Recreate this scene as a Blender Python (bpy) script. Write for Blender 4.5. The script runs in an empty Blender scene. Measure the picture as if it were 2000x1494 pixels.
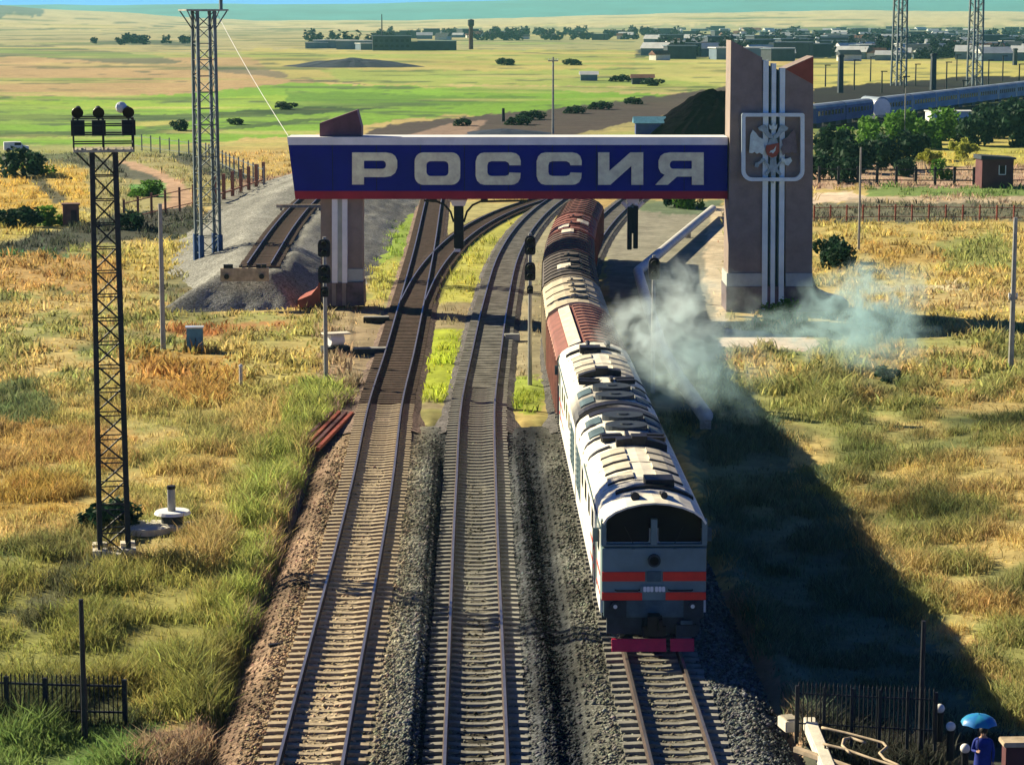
import bpy, bmesh, math, random
import numpy as np
from mathutils import Vector, Matrix
R = math.radians
random.seed(7)
rng = np.random.default_rng(11)
SC = bpy.context.scene
COL = SC.collection

# ------------------------------------------------------------------ camera, sky, sun, exposure
F_PX, CX, CY, YH = 4600.0, 1000.0, 747.0, 35.0      # the photograph's own pixels (2000 x 1494)
PITCH = math.atan((CY - YH) / F_PX)
CAM_H = 18.55
cam_d = bpy.data.cameras.new('camera')
cam_d.sensor_width = 36; cam_d.sensor_fit = 'HORIZONTAL'
cam_d.lens = F_PX / 2000 * 36
cam_d.clip_start = 0.5; cam_d.clip_end = 40000
cam = bpy.data.objects.new('camera', cam_d); COL.objects.link(cam)
cam.location = (0, 0, CAM_H); cam.rotation_euler = (math.pi / 2 - PITCH, 0, 0)
SC.camera = cam

SUN_TO = Vector((1.7, -1.15, -1.0)).normalized()     # the way the light travels
SUN_EL = math.asin(-SUN_TO.z)
world = bpy.data.worlds.new("World"); SC.world = world
world.use_nodes = True
wn = world.node_tree.nodes; wl = world.node_tree.links
sky = wn.new('ShaderNodeTexSky'); sky.sky_type = 'NISHITA'; sky.sun_disc = False
sky.sun_elevation = SUN_EL
sky.sun_rotation = math.atan2(-SUN_TO.x, -SUN_TO.y)
sky.altitude = 2500; sky.air_density = 0.4; sky.dust_density = 0.2; sky.ozone_density = 10.0
tint = wn.new('ShaderNodeMix'); tint.data_type = 'RGBA'; tint.blend_type = 'MULTIPLY'; tint.inputs[0].default_value = 1; tint.inputs[7].default_value = (0.55, 0.92, 1.35, 1)
wl.new(sky.outputs[0], tint.inputs[6]); wl.new(tint.outputs[2], wn['Background'].inputs[0])
wn['Background'].inputs[1].default_value = 0.05
sun_d = bpy.data.lights.new('sun', 'SUN'); sun_d.energy = 5.0; sun_d.angle = R(0.5)
sun_d.color = (1.0, 0.88, 0.62)
sun = bpy.data.objects.new('sun', sun_d); COL.objects.link(sun)
sun.rotation_euler = SUN_TO.to_track_quat('-Z', 'Y').to_euler()
sun.location = (-60, 100, 80)
SC.view_settings.view_transform = 'Standard'; SC.view_settings.look = 'None'
SC.view_settings.exposure = 1.1; SC.view_settings.gamma = 1.0
SC.render.engine = 'CYCLES'; SC.cycles.volume_bounces = 2

# ------------------------------------------------------------------ helpers
FW = Vector((0, math.cos(PITCH), -math.sin(PITCH))); UP = Vector((0, math.sin(PITCH), math.cos(PITCH)))
def ray(px, py):
    return FW * F_PX + Vector((1, 0, 0)) * (px - CX) - UP * (py - CY)
def P(px, py, h=0.0):
    d = ray(px, py); t = (h - CAM_H) / d.z
    return Vector((0, 0, CAM_H)) + d * t
def PD(px, py, Y):
    d = ray(px, py); return Vector((0, 0, CAM_H)) + d * (Y / d.y)
def ppm(Y): return F_PX / (Y * math.cos(PITCH) + CAM_H * math.sin(PITCH))
def proj_np(X, Y, Z=0.0):
    zc = Y * math.cos(PITCH) + (CAM_H - Z) * math.sin(PITCH)
    vc = (CAM_H - Z) * math.cos(PITCH) - Y * math.sin(PITCH)
    zc = np.maximum(zc, 1.0)
    return CX + F_PX * X / zc, CY + F_PX * vc / zc

def hash2(ix, iy, seed):
    h = (ix.astype(np.int64) * 374761393 + iy.astype(np.int64) * 668265263 + seed * 982451653) & 0x7fffffff
    h = ((h ^ (h >> 13)) * 1274126177) & 0x7fffffff
    return ((h ^ (h >> 16)) & 0xffff) / 65535.0
def vnoise(x, y, seed=0):
    x = np.asarray(x, float); y = np.asarray(y, float)
    ix = np.floor(x); iy = np.floor(y); fx = x - ix; fy = y - iy
    fx = fx * fx * (3 - 2 * fx); fy = fy * fy * (3 - 2 * fy)
    a = hash2(ix, iy, seed); b = hash2(ix + 1, iy, seed); c = hash2(ix, iy + 1, seed); d = hash2(ix + 1, iy + 1, seed)
    return (a * (1 - fx) + b * fx) * (1 - fy) + (c * (1 - fx) + d * fx) * fy
def fbm(x, y, seed=0, o=4):
    s = 0; a = 0.5; t = 0
    for k in range(o):
        s = s + a * vnoise(np.asarray(x) * 2 ** k, np.asarray(y) * 2 ** k, seed + k * 17); t += a; a *= 0.5
    return s / t
def sstep(a, b, x):
    t = np.clip((x - a) / (b - a), 0, 1); return t * t * (3 - 2 * t)

def tag(o, label=None, cat=None, group=None, kind=None):
    if label: o['label'] = label
    if cat: o['category'] = cat
    if group: o['group'] = group
    if kind: o['kind'] = kind
    return o
def empty(name, loc=(0, 0, 0), rz=0.0, label=None, cat=None, group=None):
    o = bpy.data.objects.new(name, None); COL.objects.link(o)
    o.location = loc; o.rotation_euler = (0, 0, rz); o.empty_display_size = 0.3
    return tag(o, label, cat, group)
def copy_tree(o, parent=None):
    c = o.copy(); COL.objects.link(c)
    if parent is not None: c.parent = parent
    for ch in o.children: copy_tree(ch, c)
    return c
def dup(o, loc, rz=0.0, label=None, s=None):
    kids = list(o.children)
    c = o.copy(); COL.objects.link(c); c.location = loc; c.rotation_euler = (0, 0, rz)
    if label: c['label'] = label
    if s is not None: c.scale = (s, s, s) if not hasattr(s, '__len__') else s
    for ch in kids: copy_tree(ch, c)
    return c

# ---- materials
def mat(name, col, rough=0.8, metal=0.0, var=0.25, scale=3.0, bump=0.0, bscale=20.0, col2=None, spec=0.3, stretch=(1, 1, 1), thr=(0.35, 0.65)):
    m = bpy.data.materials.new(name); m.use_nodes = True
    nt = m.node_tree; n = nt.nodes; l = nt.links
    b = n['Principled BSDF']; b.inputs['Roughness'].default_value = rough; b.inputs['Metallic'].default_value = metal
    b.inputs['Specular IOR Level'].default_value = spec
    tc = n.new('ShaderNodeTexCoord'); mp = n.new('ShaderNodeMapping'); mp.inputs['Scale'].default_value = stretch
    l.new(tc.outputs['Object'], mp.inputs[0])
    nz = n.new('ShaderNodeTexNoise'); nz.inputs['Scale'].default_value = scale; nz.inputs['Detail'].default_value = 6
    nz.inputs['Roughness'].default_value = 0.65
    l.new(mp.outputs[0], nz.inputs['Vector'])
    rp = n.new('ShaderNodeValToRGB'); rp.color_ramp.elements[0].position = thr[0]; rp.color_ramp.elements[1].position = thr[1]
    c2 = col2 if col2 else tuple(c * (1 - var) for c in col)
    c1 = col if col2 else tuple(min(1, c * (1 + var * 0.6)) for c in col)
    rp.color_ramp.elements[0].color = (*c2, 1); rp.color_ramp.elements[1].color = (*c1, 1)
    l.new(nz.outputs['Fac'], rp.inputs[0]); l.new(rp.outputs[0], b.inputs['Base Color'])
    if bump > 0:
        nb = n.new('ShaderNodeTexNoise'); nb.inputs['Scale'].default_value = bscale; nb.inputs['Detail'].default_value = 4
        l.new(tc.outputs['Object'], nb.inputs['Vector'])
        bp = n.new('ShaderNodeBump'); bp.inputs['Strength'].default_value = bump; bp.inputs['Distance'].default_value = 0.05
        l.new(nb.outputs['Fac'], bp.inputs['Height']); l.new(bp.outputs[0], b.inputs['Normal'])
    return m
def attr_mat(name, scale_a, amt_a, scale_b, amt_b, bump=0.4, bdist=0.1, rough=0.95, vor=None):
    """land colour from the vertex attribute 'land', broken up by two noises"""
    m = bpy.data.materials.new(name); m.use_nodes = True
    nt = m.node_tree; n = nt.nodes; l = nt.links
    b = n['Principled BSDF']; b.inputs['Roughness'].default_value = rough; b.inputs['Specular IOR Level'].default_value = 0.1
    at = n.new('ShaderNodeAttribute'); at.attribute_name = 'land'
    ge = n.new('ShaderNodeNewGeometry')
    cur = at.outputs['Color']; hts = None
    for sc, am in ((scale_a, amt_a), (scale_b, amt_b)):
        nz = n.new('ShaderNodeTexNoise'); nz.inputs['Scale'].default_value = sc; nz.inputs['Detail'].default_value = 8
        nz.inputs['Roughness'].default_value = 0.7
        l.new(ge.outputs['Position'], nz.inputs['Vector'])
        mr = n.new('ShaderNodeMapRange'); mr.inputs[1].default_value = 0.3; mr.inputs[2].default_value = 0.7
        mr.inputs[3].default_value = 1 - am; mr.inputs[4].default_value = 1 + am
        l.new(nz.outputs['Fac'], mr.inputs[0])
        mx = n.new('ShaderNodeMix'); mx.data_type = 'RGBA'; mx.blend_type = 'MULTIPLY'; mx.inputs[0].default_value = 1
        l.new(cur, mx.inputs[6]); l.new(mr.outputs[0], mx.inputs[7]); cur = mx.outputs[2]
        hts = nz.outputs['Fac']
    if vor:
        v = n.new('ShaderNodeTexVoronoi'); v.inputs['Scale'].default_value = vor
        l.new(ge.outputs['Position'], v.inputs['Vector'])
        sp = n.new('ShaderNodeSeparateColor'); l.new(v.outputs['Color'], sp.inputs[0])
        mr = n.new('ShaderNodeMapRange'); mr.inputs[3].default_value = 0.45; mr.inputs[4].default_value = 1.5
        l.new(sp.outputs[0], mr.inputs[0])
        mx = n.new('ShaderNodeMix'); mx.data_type = 'RGBA'; mx.blend_type = 'MULTIPLY'; mx.inputs[0].default_value = 1
        l.new(cur, mx.inputs[6]); l.new(mr.outputs[0], mx.inputs[7]); cur = mx.outputs[2]
        hts = v.outputs['Distance']
    l.new(cur, b.inputs['Base Color'])
    bp = n.new('ShaderNodeBump'); bp.inputs['Strength'].default_value = bump; bp.inputs['Distance'].default_value = bdist
    l.new(hts, bp.inputs['Height']); l.new(bp.outputs[0], b.inputs['Normal'])
    return m
def leaf_mat(name, trans=0.45, col=None, var=0.35):
    m = bpy.data.materials.new(name); m.use_nodes = True
    nt = m.node_tree; n = nt.nodes; l = nt.links
    b = n['Principled BSDF']; b.inputs['Roughness'].default_value = 0.7; b.inputs['Specular IOR Level'].default_value = 0.15
    tr = n.new('ShaderNodeBsdfTranslucent'); ms = n.new('ShaderNodeMixShader'); ms.inputs[0].default_value = trans
    if col is None:
        at = n.new('ShaderNodeAttribute'); at.attribute_name = 'land'; src = at.outputs['Color']
    else:
        tc = n.new('ShaderNodeTexCoord'); nz = n.new('ShaderNodeTexNoise'); nz.inputs['Scale'].default_value = 2.2; nz.inputs['Detail'].default_value = 5
        l.new(tc.outputs['Object'], nz.inputs['Vector'])
        rp = n.new('ShaderNodeValToRGB'); rp.color_ramp.elements[0].position = .35; rp.color_ramp.elements[1].position = .65
        rp.color_ramp.elements[0].color = (*[c * (1 - var) for c in col], 1); rp.color_ramp.elements[1].color = (*[c * (1 + var) for c in col], 1)
        l.new(nz.outputs['Fac'], rp.inputs[0]); src = rp.outputs[0]
    l.new(src, b.inputs['Base Color']); l.new(src, tr.inputs['Color'])
    l.new(b.outputs[0], ms.inputs[1]); l.new(tr.outputs[0], ms.inputs[2]); l.new(ms.outputs[0], n['Material Output'].inputs['Surface'])
    return m

M = {}
M['rail_side'] = mat('rust', (0.075, 0.05, 0.04), 0.8, 0, 0.4, 2)
M['rail_top'] = mat('polished_steel', (0.50, 0.46, 0.42), 0.42, 1.0, 0.2, 1)
M['concrete'] = mat('concrete', (0.44, 0.39, 0.30), 0.9, 0, 0.35, 4, 0.3, 30)
M['sleeper_tan'] = mat('tan_sleeper_concrete', (0.46, 0.37, 0.25), 0.9, 0, 0.3, 5)
M['sleeper_grey'] = mat('grey_sleeper_concrete', (0.27, 0.26, 0.225), 0.9, 0, 0.5, 1.2)
M['sleeper_wood'] = mat('tarred_wood', (0.12, 0.08, 0.06), 0.9, 0, 0.4, 3)
M['white_concrete'] = mat('whitewashed_concrete', (0.72, 0.67, 0.55), 0.85, 0, 0.2, 2, 0.2, 20)
M['pole'] = mat('pole_concrete', (0.36, 0.36, 0.33), 0.85, 0, 0.25, 2)
M['dark_steel'] = mat('dark_painted_steel', (0.022, 0.024, 0.030), 0.6, 0, 0.4, 3)
M['grey_steel'] = mat('weathered_galvanised_steel', (0.13, 0.17, 0.18), 0.6, 0.2, 0.35, 1)
M['blue_steel'] = mat('blue_painted_steel', (0.02, 0.07, 0.20), 0.6, 0, 0.3, 1)
M['black'] = mat('black_paint', (0.012, 0.012, 0.016), 0.5, 0, 0.3, 4)
M['blue'] = mat('deep_blue_panel', (0.003, 0.003, 0.22), 0.7, 0, 0.15, 0.35)
M['red'] = mat('crimson_band', (0.38, 0.012, 0.04), 0.6, 0, 0.2, 0.5)
M['white'] = mat('white_paint', (0.88, 0.88, 0.86), 0.6, 0, 0.1, 0.8)
M['cream'] = mat('weathered_cream_letter', (0.94, 0.87, 0.58), 0.7, 0, 0.2, 1.6)
M['granite'] = mat('brown_granite', (0.28, 0.22, 0.185), 0.6, 0, 0.16, 1.2, 0.15, 12)
M['granite_dark'] = mat('dark_red_granite', (0.15, 0.10, 0.115), 0.55, 0, 0.5, 1.3, 0.1, 8)
M['granite_red'] = mat('red_granite', (0.34, 0.085, 0.05), 0.6, 0, 0.2, 1)
M['granite_purple'] = mat('plum_granite', (0.15, 0.065, 0.085), 0.6, 0, 0.2, 1)
M['pale_band'] = mat('pale_stone_band', (0.48, 0.52, 0.47), 0.7, 0, 0.15, 1)
M['chrome'] = mat('pale_aluminium_strip', (0.80, 0.92, 0.86), 0.45, 0.1, 0.12, 0.8)
M['loco'] = mat('shaded_loco_paint', (0.165, 0.245, 0.245), 0.5, 0, 0.16, 1.3)  # body paint with the front's shade put into the colour
M['loco_side'] = mat('sunlit_loco_side_paint', (0.80, 0.80, 0.74), 0.5, 0, 0.22, 1.1)  # same body paint with the sunlit side's brightness put in
M['stripe'] = mat('signal_red_stripe', (0.85, 0.04, 0.025), 0.5, 0, 0.12, 2)
M['plow'] = mat('crimson_plough', (0.80, 0.03, 0.085), 0.5, 0, 0.2, 2)
M['under'] = mat('dark_blue_grey_frame', (0.028, 0.04, 0.055), 0.6, 0, 0.4, 2)
M['under_plate'] = mat('blue_grey_buffer_plate', (0.07, 0.12, 0.14), 0.6, 0, 0.35, 2)
M['glass'] = mat('dark_glass', (0.008, 0.011, 0.018), 0.12, 0, 0.2, 1, spec=0.15)
M['roof_hatch'] = mat('pale_hatch_paint', (0.62, 0.56, 0.43), 0.6, 0, 0.3, 2)
M['lamp_glass'] = mat('lamp_lens', (0.75, 0.78, 0.75), 0.15, 0, 0.1, 2, spec=0.6)
M['wagon_red'] = mat('oxide_red_wagon', (0.24, 0.085, 0.065), 0.75, 0, 0.3, 1.2)
M['wagon_side'] = mat('salmon_wagon_side', (0.44, 0.24, 0.18), 0.75, 0, 0.25, 1.2)
M['wagon_tan'] = mat('dusty_tan_wagon', (0.50, 0.43, 0.31), 0.8, 0, 0.25, 1)
M['wagon_dark'] = mat('sooty_dark_wagon', (0.085, 0.07, 0.065), 0.8, 0, 0.35, 1)
M['wagon_white'] = mat('pale_walkway', (0.66, 0.60, 0.48), 0.75, 0, 0.25, 2)
M['brick'] = mat('red_brick', (0.32, 0.13, 0.085), 0.9, 0, 0.3, 2)
M['house_white'] = mat('limewashed_wall', (0.62, 0.62, 0.56), 0.9, 0, 0.15, 0.3)
M['house_blue'] = mat('slate_blue_wall', (0.14, 0.20, 0.26), 0.9, 0, 0.2, 0.3)
M['roof_dark'] = mat('dark_slate_roof', (0.035, 0.05, 0.07), 0.8, 0, 0.3, 0.3)
M['roof_white'] = mat('pale_sheet_roof', (0.68, 0.70, 0.66), 0.6, 0, 0.15, 0.3)
M['roof_rust'] = mat('rusty_sheet_roof', (0.20, 0.10, 0.075), 0.8, 0, 0.3, 0.3)
M['cabinet'] = mat('sky_blue_cabinet', (0.10, 0.28, 0.38), 0.6, 0, 0.25, 2)
M['wood'] = mat('weathered_pale_board', (0.48, 0.38, 0.26), 0.85, 0, 0.3, 3)
M['coal'] = mat('coal', (0.006, 0.005, 0.008), 1.0, 0, 0.5, 0.8, 0.6, 3, spec=0)
M['bark'] = mat('bark', (0.07, 0.05, 0.035), 0.95, 0, 0.3, 4)
M['leaf_green'] = leaf_mat('green_leaves', 0.35, (0.10, 0.23, 0.03))
M['leaf_dark'] = leaf_mat('dark_leaves', 0.25, (0.022, 0.06, 0.03))
M['leaf_yellow'] = leaf_mat('yellow_green_leaves', 0.4, (0.34, 0.36, 0.06))
M['leaf_blue'] = leaf_mat('far_dark_leaves', 0.1, (0.012, 0.03, 0.04))
M['blade'] = leaf_mat('grass_blades', 0.5)
M['umbrella'] = mat('blue_umbrella_cloth', (0.03, 0.22, 0.55), 0.4, 0, 0.3, 1.5)
M['umbrella_teal'] = mat('turquoise_umbrella_cloth', (0.03, 0.28, 0.50), 0.4, 0, 0.2, 1.5)
M['skin'] = mat('skin', (0.45, 0.27, 0.19), 0.6, 0, 0.1, 4)
M['jacket'] = mat('blue_jacket', (0.012, 0.03, 0.24), 0.8, 0, 0.25, 4)
M['hair'] = mat('dark_hair', (0.015, 0.011, 0.01), 0.6, 0, 0.3, 8)
M['trousers'] = mat('dark_trousers', (0.02, 0.022, 0.035), 0.85, 0, 0.2, 4)
M['globe'] = mat('opal_globe', (0.86, 0.84, 0.76), 0.25, 0, 0.04, 2)
M['dark_red'] = mat('dark_maroon_wall', (0.11, 0.04, 0.045), 0.85, 0, 0.3, 1)
M['gravel_pipe'] = mat('foil_wrapped_pipe', (0.62, 0.60, 0.52), 0.5, 0.1, 0.2, 1.5)
M['train_blue'] = mat('blue_coach_paint', (0.04, 0.07, 0.24), 0.6, 0, 0.3, 0.3)
M['train_grey'] = mat('grey_blue_wagon', (0.28, 0.35, 0.43), 0.6, 0, 0.25, 0.3)

# ---- mesh builder
class MB:
    def __init__(s): s.v = []; s.f = []; s.mi = []
    def add(s, vs, fs, mi=0):
        o = len(s.v); s.v += [tuple(v) for v in vs]; s.f += [tuple(i + o for i in f) for f in fs]; s.mi += [mi] * len(fs); return s
    def box(s, c, d, rz=0.0, mi=0, rx=0.0, ry=0.0, taper=1.0):
        x, y, z = (q / 2 for q in d)
        vs = [Vector((sx * x * (taper if sz > 0 else 1), sy * y * (taper if sz > 0 else 1), sz * z)) for sz in (-1, 1) for sy in (-1, 1) for sx in (-1, 1)]
        m = Matrix.Rotation(rz, 3, 'Z') @ Matrix.Rotation(ry, 3, 'Y') @ Matrix.Rotation(rx, 3, 'X')
        vs = [m @ v + Vector(c) for v in vs]
        return s.add(vs, [(0, 2, 3, 1), (4, 5, 7, 6), (0, 1, 5, 4), (2, 6, 7, 3), (0, 4, 6, 2), (1, 3, 7, 5)], mi)
    def tube(s, a, b, r, n=8, r2=None, mi=0, caps=True):
        a = Vector(a); b = Vector(b); r2 = r if r2 is None else r2
        d = (b - a).normalized(); u = d.orthogonal().normalized(); w = d.cross(u)
        vs = []
        for p, rr in ((a, r), (b, r2)):
            for k in range(n):
                t = 2 * math.pi * k / n; vs.append(p + (u * math.cos(t) + w * math.sin(t)) * rr)
        fs = [(k, (k + 1) % n, n + (k + 1) % n, n + k) for k in range(n)]
        if caps: fs += [tuple(range(n))[::-1], tuple(range(n, 2 * n))]
        return s.add(vs, fs, mi)
    def poly_tube(s, pts, r, n=8, mi=0):
        pts = [Vector(p) for p in pts]; vs = []; m = len(pts); u = None
        for i, p in enumerate(pts):
            d = (pts[min(i + 1, m - 1)] - pts[max(i - 1, 0)]).normalized()
            if u is None: u = d.orthogonal().normalized()
            else: u = (u - d * u.dot(d)).normalized()
            w = d.cross(u)
            rr = r[i] if hasattr(r, '__len__') else r
            for k in range(n):
                t = 2 * math.pi * k / n; vs.append(p + (u * math.cos(t) + w * math.sin(t)) * rr)
        fs = [(i * n + k, i * n + (k + 1) % n, (i + 1) * n + (k + 1) % n, (i + 1) * n + k) for i in range(m - 1) for k in range(n)]
        fs += [tuple(range(n))[::-1], tuple(range((m - 1) * n, m * n))]
        return s.add(vs, fs, mi)
    def bar(s, a, b, w, mi=0):
        return s.tube(a, b, w * 0.7071, 4, mi=mi)
    def loft(s, secs, closed=True, caps=True, mi=0):
        n = len(secs[0]); vs = [v for sec in secs for v in sec]; fs = []
        for i in range(len(secs) - 1):
            for k in range(n if closed else n - 1):
                fs.append((i * n + k, i * n + (k + 1) % n, (i + 1) * n + (k + 1) % n, (i + 1) * n + k))
        if caps: fs += [tuple(range(n))[::-1], tuple(range((len(secs) - 1) * n, len(secs) * n))]
        return s.add(vs, fs, mi)
    def prism_y(s, poly, y0, y1, mi=0):
        return s.loft([[(x, y0, z) for x, z in poly], [(x, y1, z) for x, z in poly]], mi=mi)
    def sphere(s, c, r, nu=14, nv=8, sc=(1, 1, 1), mi=0, v0=-90, v1=90):
        vs = []; fs = []
        for j in range(nv + 1):
            t = R(v0 + (v1 - v0) * j / nv)
            for i in range(nu):
                p = 2 * math.pi * i / nu
                vs.append((c[0] + r * sc[0] * math.cos(t) * math.cos(p), c[1] + r * sc[1] * math.cos(t) * math.sin(p), c[2] + r * sc[2] * math.sin(t)))
        for j in range(nv):
            for i in range(nu):
                fs.append((j * nu + i, j * nu + (i + 1) % nu, (j + 1) * nu + (i + 1) % nu, (j + 1) * nu + i))
        return s.add(vs, fs, mi)
    def build(s, name, m, parent=None, smooth=False, bevel=0.0):
        me = bpy.data.meshes.new(name); me.from_pydata(s.v, [], s.f)
        for q in (m if isinstance(m, (list, tuple)) else [m]): me.materials.append(q)
        if any(s.mi): me.polygons.foreach_set('material_index', s.mi)
        bm = bmesh.new(); bm.from_mesh(me)
        bmesh.ops.recalc_face_normals(bm, faces=bm.faces)
        if bevel > 0:
            bmesh.ops.bevel(bm, geom=[e for e in bm.edges if e.is_manifold and e.calc_face_angle(0) > 0.6], offset=bevel, segments=2, affect='EDGES', clamp_overlap=True)
        bm.to_mesh(me); bm.free()
        if smooth: me.polygons.foreach_set('use_smooth', [True] * len(me.polygons))
        me.update()
        o = bpy.data.objects.new(name, me); COL.objects.link(o)
        if parent is not None: o.parent = parent
        return o
def shape2d(name, loops, depth, m, parent=None, bevel=0.0):
    """flat outline(s) in the x-z plane (holes allowed), given a real thickness towards -y"""
    cu = bpy.data.curves.new(name, 'CURVE'); cu.dimensions = '2D'; cu.fill_mode = 'BOTH'; cu.extrude = depth / 2
    for lp in loops:
        sp = cu.splines.new('POLY'); sp.points.add(len(lp) - 1); sp.use_cyclic_u = True
        for q, (x, z) in zip(sp.points, lp): q.co = (x, z, 0, 1)
    t = bpy.data.objects.new('outline', cu); COL.objects.link(t)
    dg = bpy.context.evaluated_depsgraph_get(); dg.update()
    me = bpy.data.meshes.new_from_object(t.evaluated_get(dg)); me.name = name
    me.transform(Matrix.Rotation(math.pi / 2, 4, 'X'))
    bpy.data.objects.remove(t); bpy.data.curves.remove(cu)
    me.materials.clear(); me.materials.append(m)
    o = bpy.data.objects.new(name, me); COL.objects.link(o)
    if parent is not None: o.parent = parent
    return o
def rrect(x0, z0, x1, z1, r, n=5):
    rs = r if hasattr(r, '__len__') else (r,) * 4          # bl, br, tr, tl
    out = []
    for (cx, cz, a0, q) in ((x0 + rs[0], z0 + rs[0], 180, rs[0]), (x1 - rs[1], z0 + rs[1], 270, rs[1]), (x1 - rs[2], z1 - rs[2], 0, rs[2]), (x0 + rs[3], z1 - rs[3], 90, rs[3])):
        if q <= 1e-6: out.append((cx, cz)); continue
        for k in range(n + 1):
            t = R(a0 + 90 * k / n); out.append((cx + q * math.cos(t), cz + q * math.sin(t)))
    return out

# ------------------------------------------------------------------ track paths (ground positions)
AX = (922 - CX) / F_PX                       # direction in which the straight tracks run
def path_from(pts, ext=True):
    g = sorted([(P(x, y).y, P(x, y).x) for x, y in pts])
    if ext:
        (y0, x0), (y1, x1) = g[0], g[1]
        g.insert(0, (25.0, x0 + (x1 - x0) / (y1 - y0) * (25.0 - y0)))
    ys = np.array([a for a, b in g]); xs = np.array([b for a, b in g])
    d = np.gradient(xs, ys)
    def f(Y):
        Y = np.asarray(Y, float); i = np.clip(np.searchsorted(ys, Y) - 1, 0, len(ys) - 2)
        h = ys[i + 1] - ys[i]; t = (Y - ys[i]) / h
        return ((2 * t**3 - 3 * t**2 + 1) * xs[i] + (t**3 - 2 * t**2 + t) * h * d[i] + (-2 * t**3 + 3 * t**2) * xs[i + 1] + (t**3 - t**2) * h * d[i + 1])
    return f, ys[0], ys[-1]
T1, T1a, T1b = path_from([(612, 1494), (729, 950), (753, 800), (780, 700), (804, 600), (827, 500), (846, 400), (856, 352), (868, 300)])
T1B, TBa, TBb = path_from([(806, 596), (832, 545), (866, 500), (906, 463), (950, 435), (1000, 412), (1060, 392), (1150, 368), (1240, 345)], ext=False)
T2, T2a, T2b = path_from([(930, 1494), (930, 950), (934, 800), (950, 700), (968, 600), (996, 500), (1026, 450), (1078, 400), (1160, 355), (1260, 320)])
def T3(Y):
    Y = np.asarray(Y, float)
    return 5.23 + AX * Y + np.maximum(Y - 110, 0) ** 2 / 1560.0
T3a, T3b = 25.0, 290.0
def sid_path():
    g = [P(x, y, 2.0) for x, y in [(506, 522), (520, 500), (553, 450), (584, 412), (618, 380), (660, 350)]]
    return [((1000 + F_PX * v.x / (v.y * math.cos(PITCH) + CAM_H * math.sin(PITCH))), 0, v) for v in g]
_g = [q[2] for q in sid_path()]
def _hermite(g):
    ys = np.array([v.y for v in g]); xs = np.array([v.x for v in g]); d = np.gradient(xs, ys)
    def f(Y):
        Y = np.asarray(Y, float); i = np.clip(np.searchsorted(ys, Y) - 1, 0, len(ys) - 2); h = ys[i + 1] - ys[i]; t = (Y - ys[i]) / h
        return ((2 * t**3 - 3 * t**2 + 1) * xs[i] + (t**3 - 2 * t**2 + t) * h * d[i] + (-2 * t**3 + 3 * t**2) * xs[i + 1] + (t**3 - t**2) * h * d[i + 1])
    return f, ys[0], ys[-1]
SID, SIa, SIb = _hermite(_g)
SID_Z = 2.0
def heading(f, Y): return -math.atan((float(f(Y + .5)) - float(f(Y - .5))))
def bed_z(k, Y):
    near = {1: 0.16, 2: -0.20, 3: 0.0, 4: 0.06}[k]
    w = sstep(93, 107, np.asarray(Y, float)); return near * (1 - w) + 0.06 * w

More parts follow.
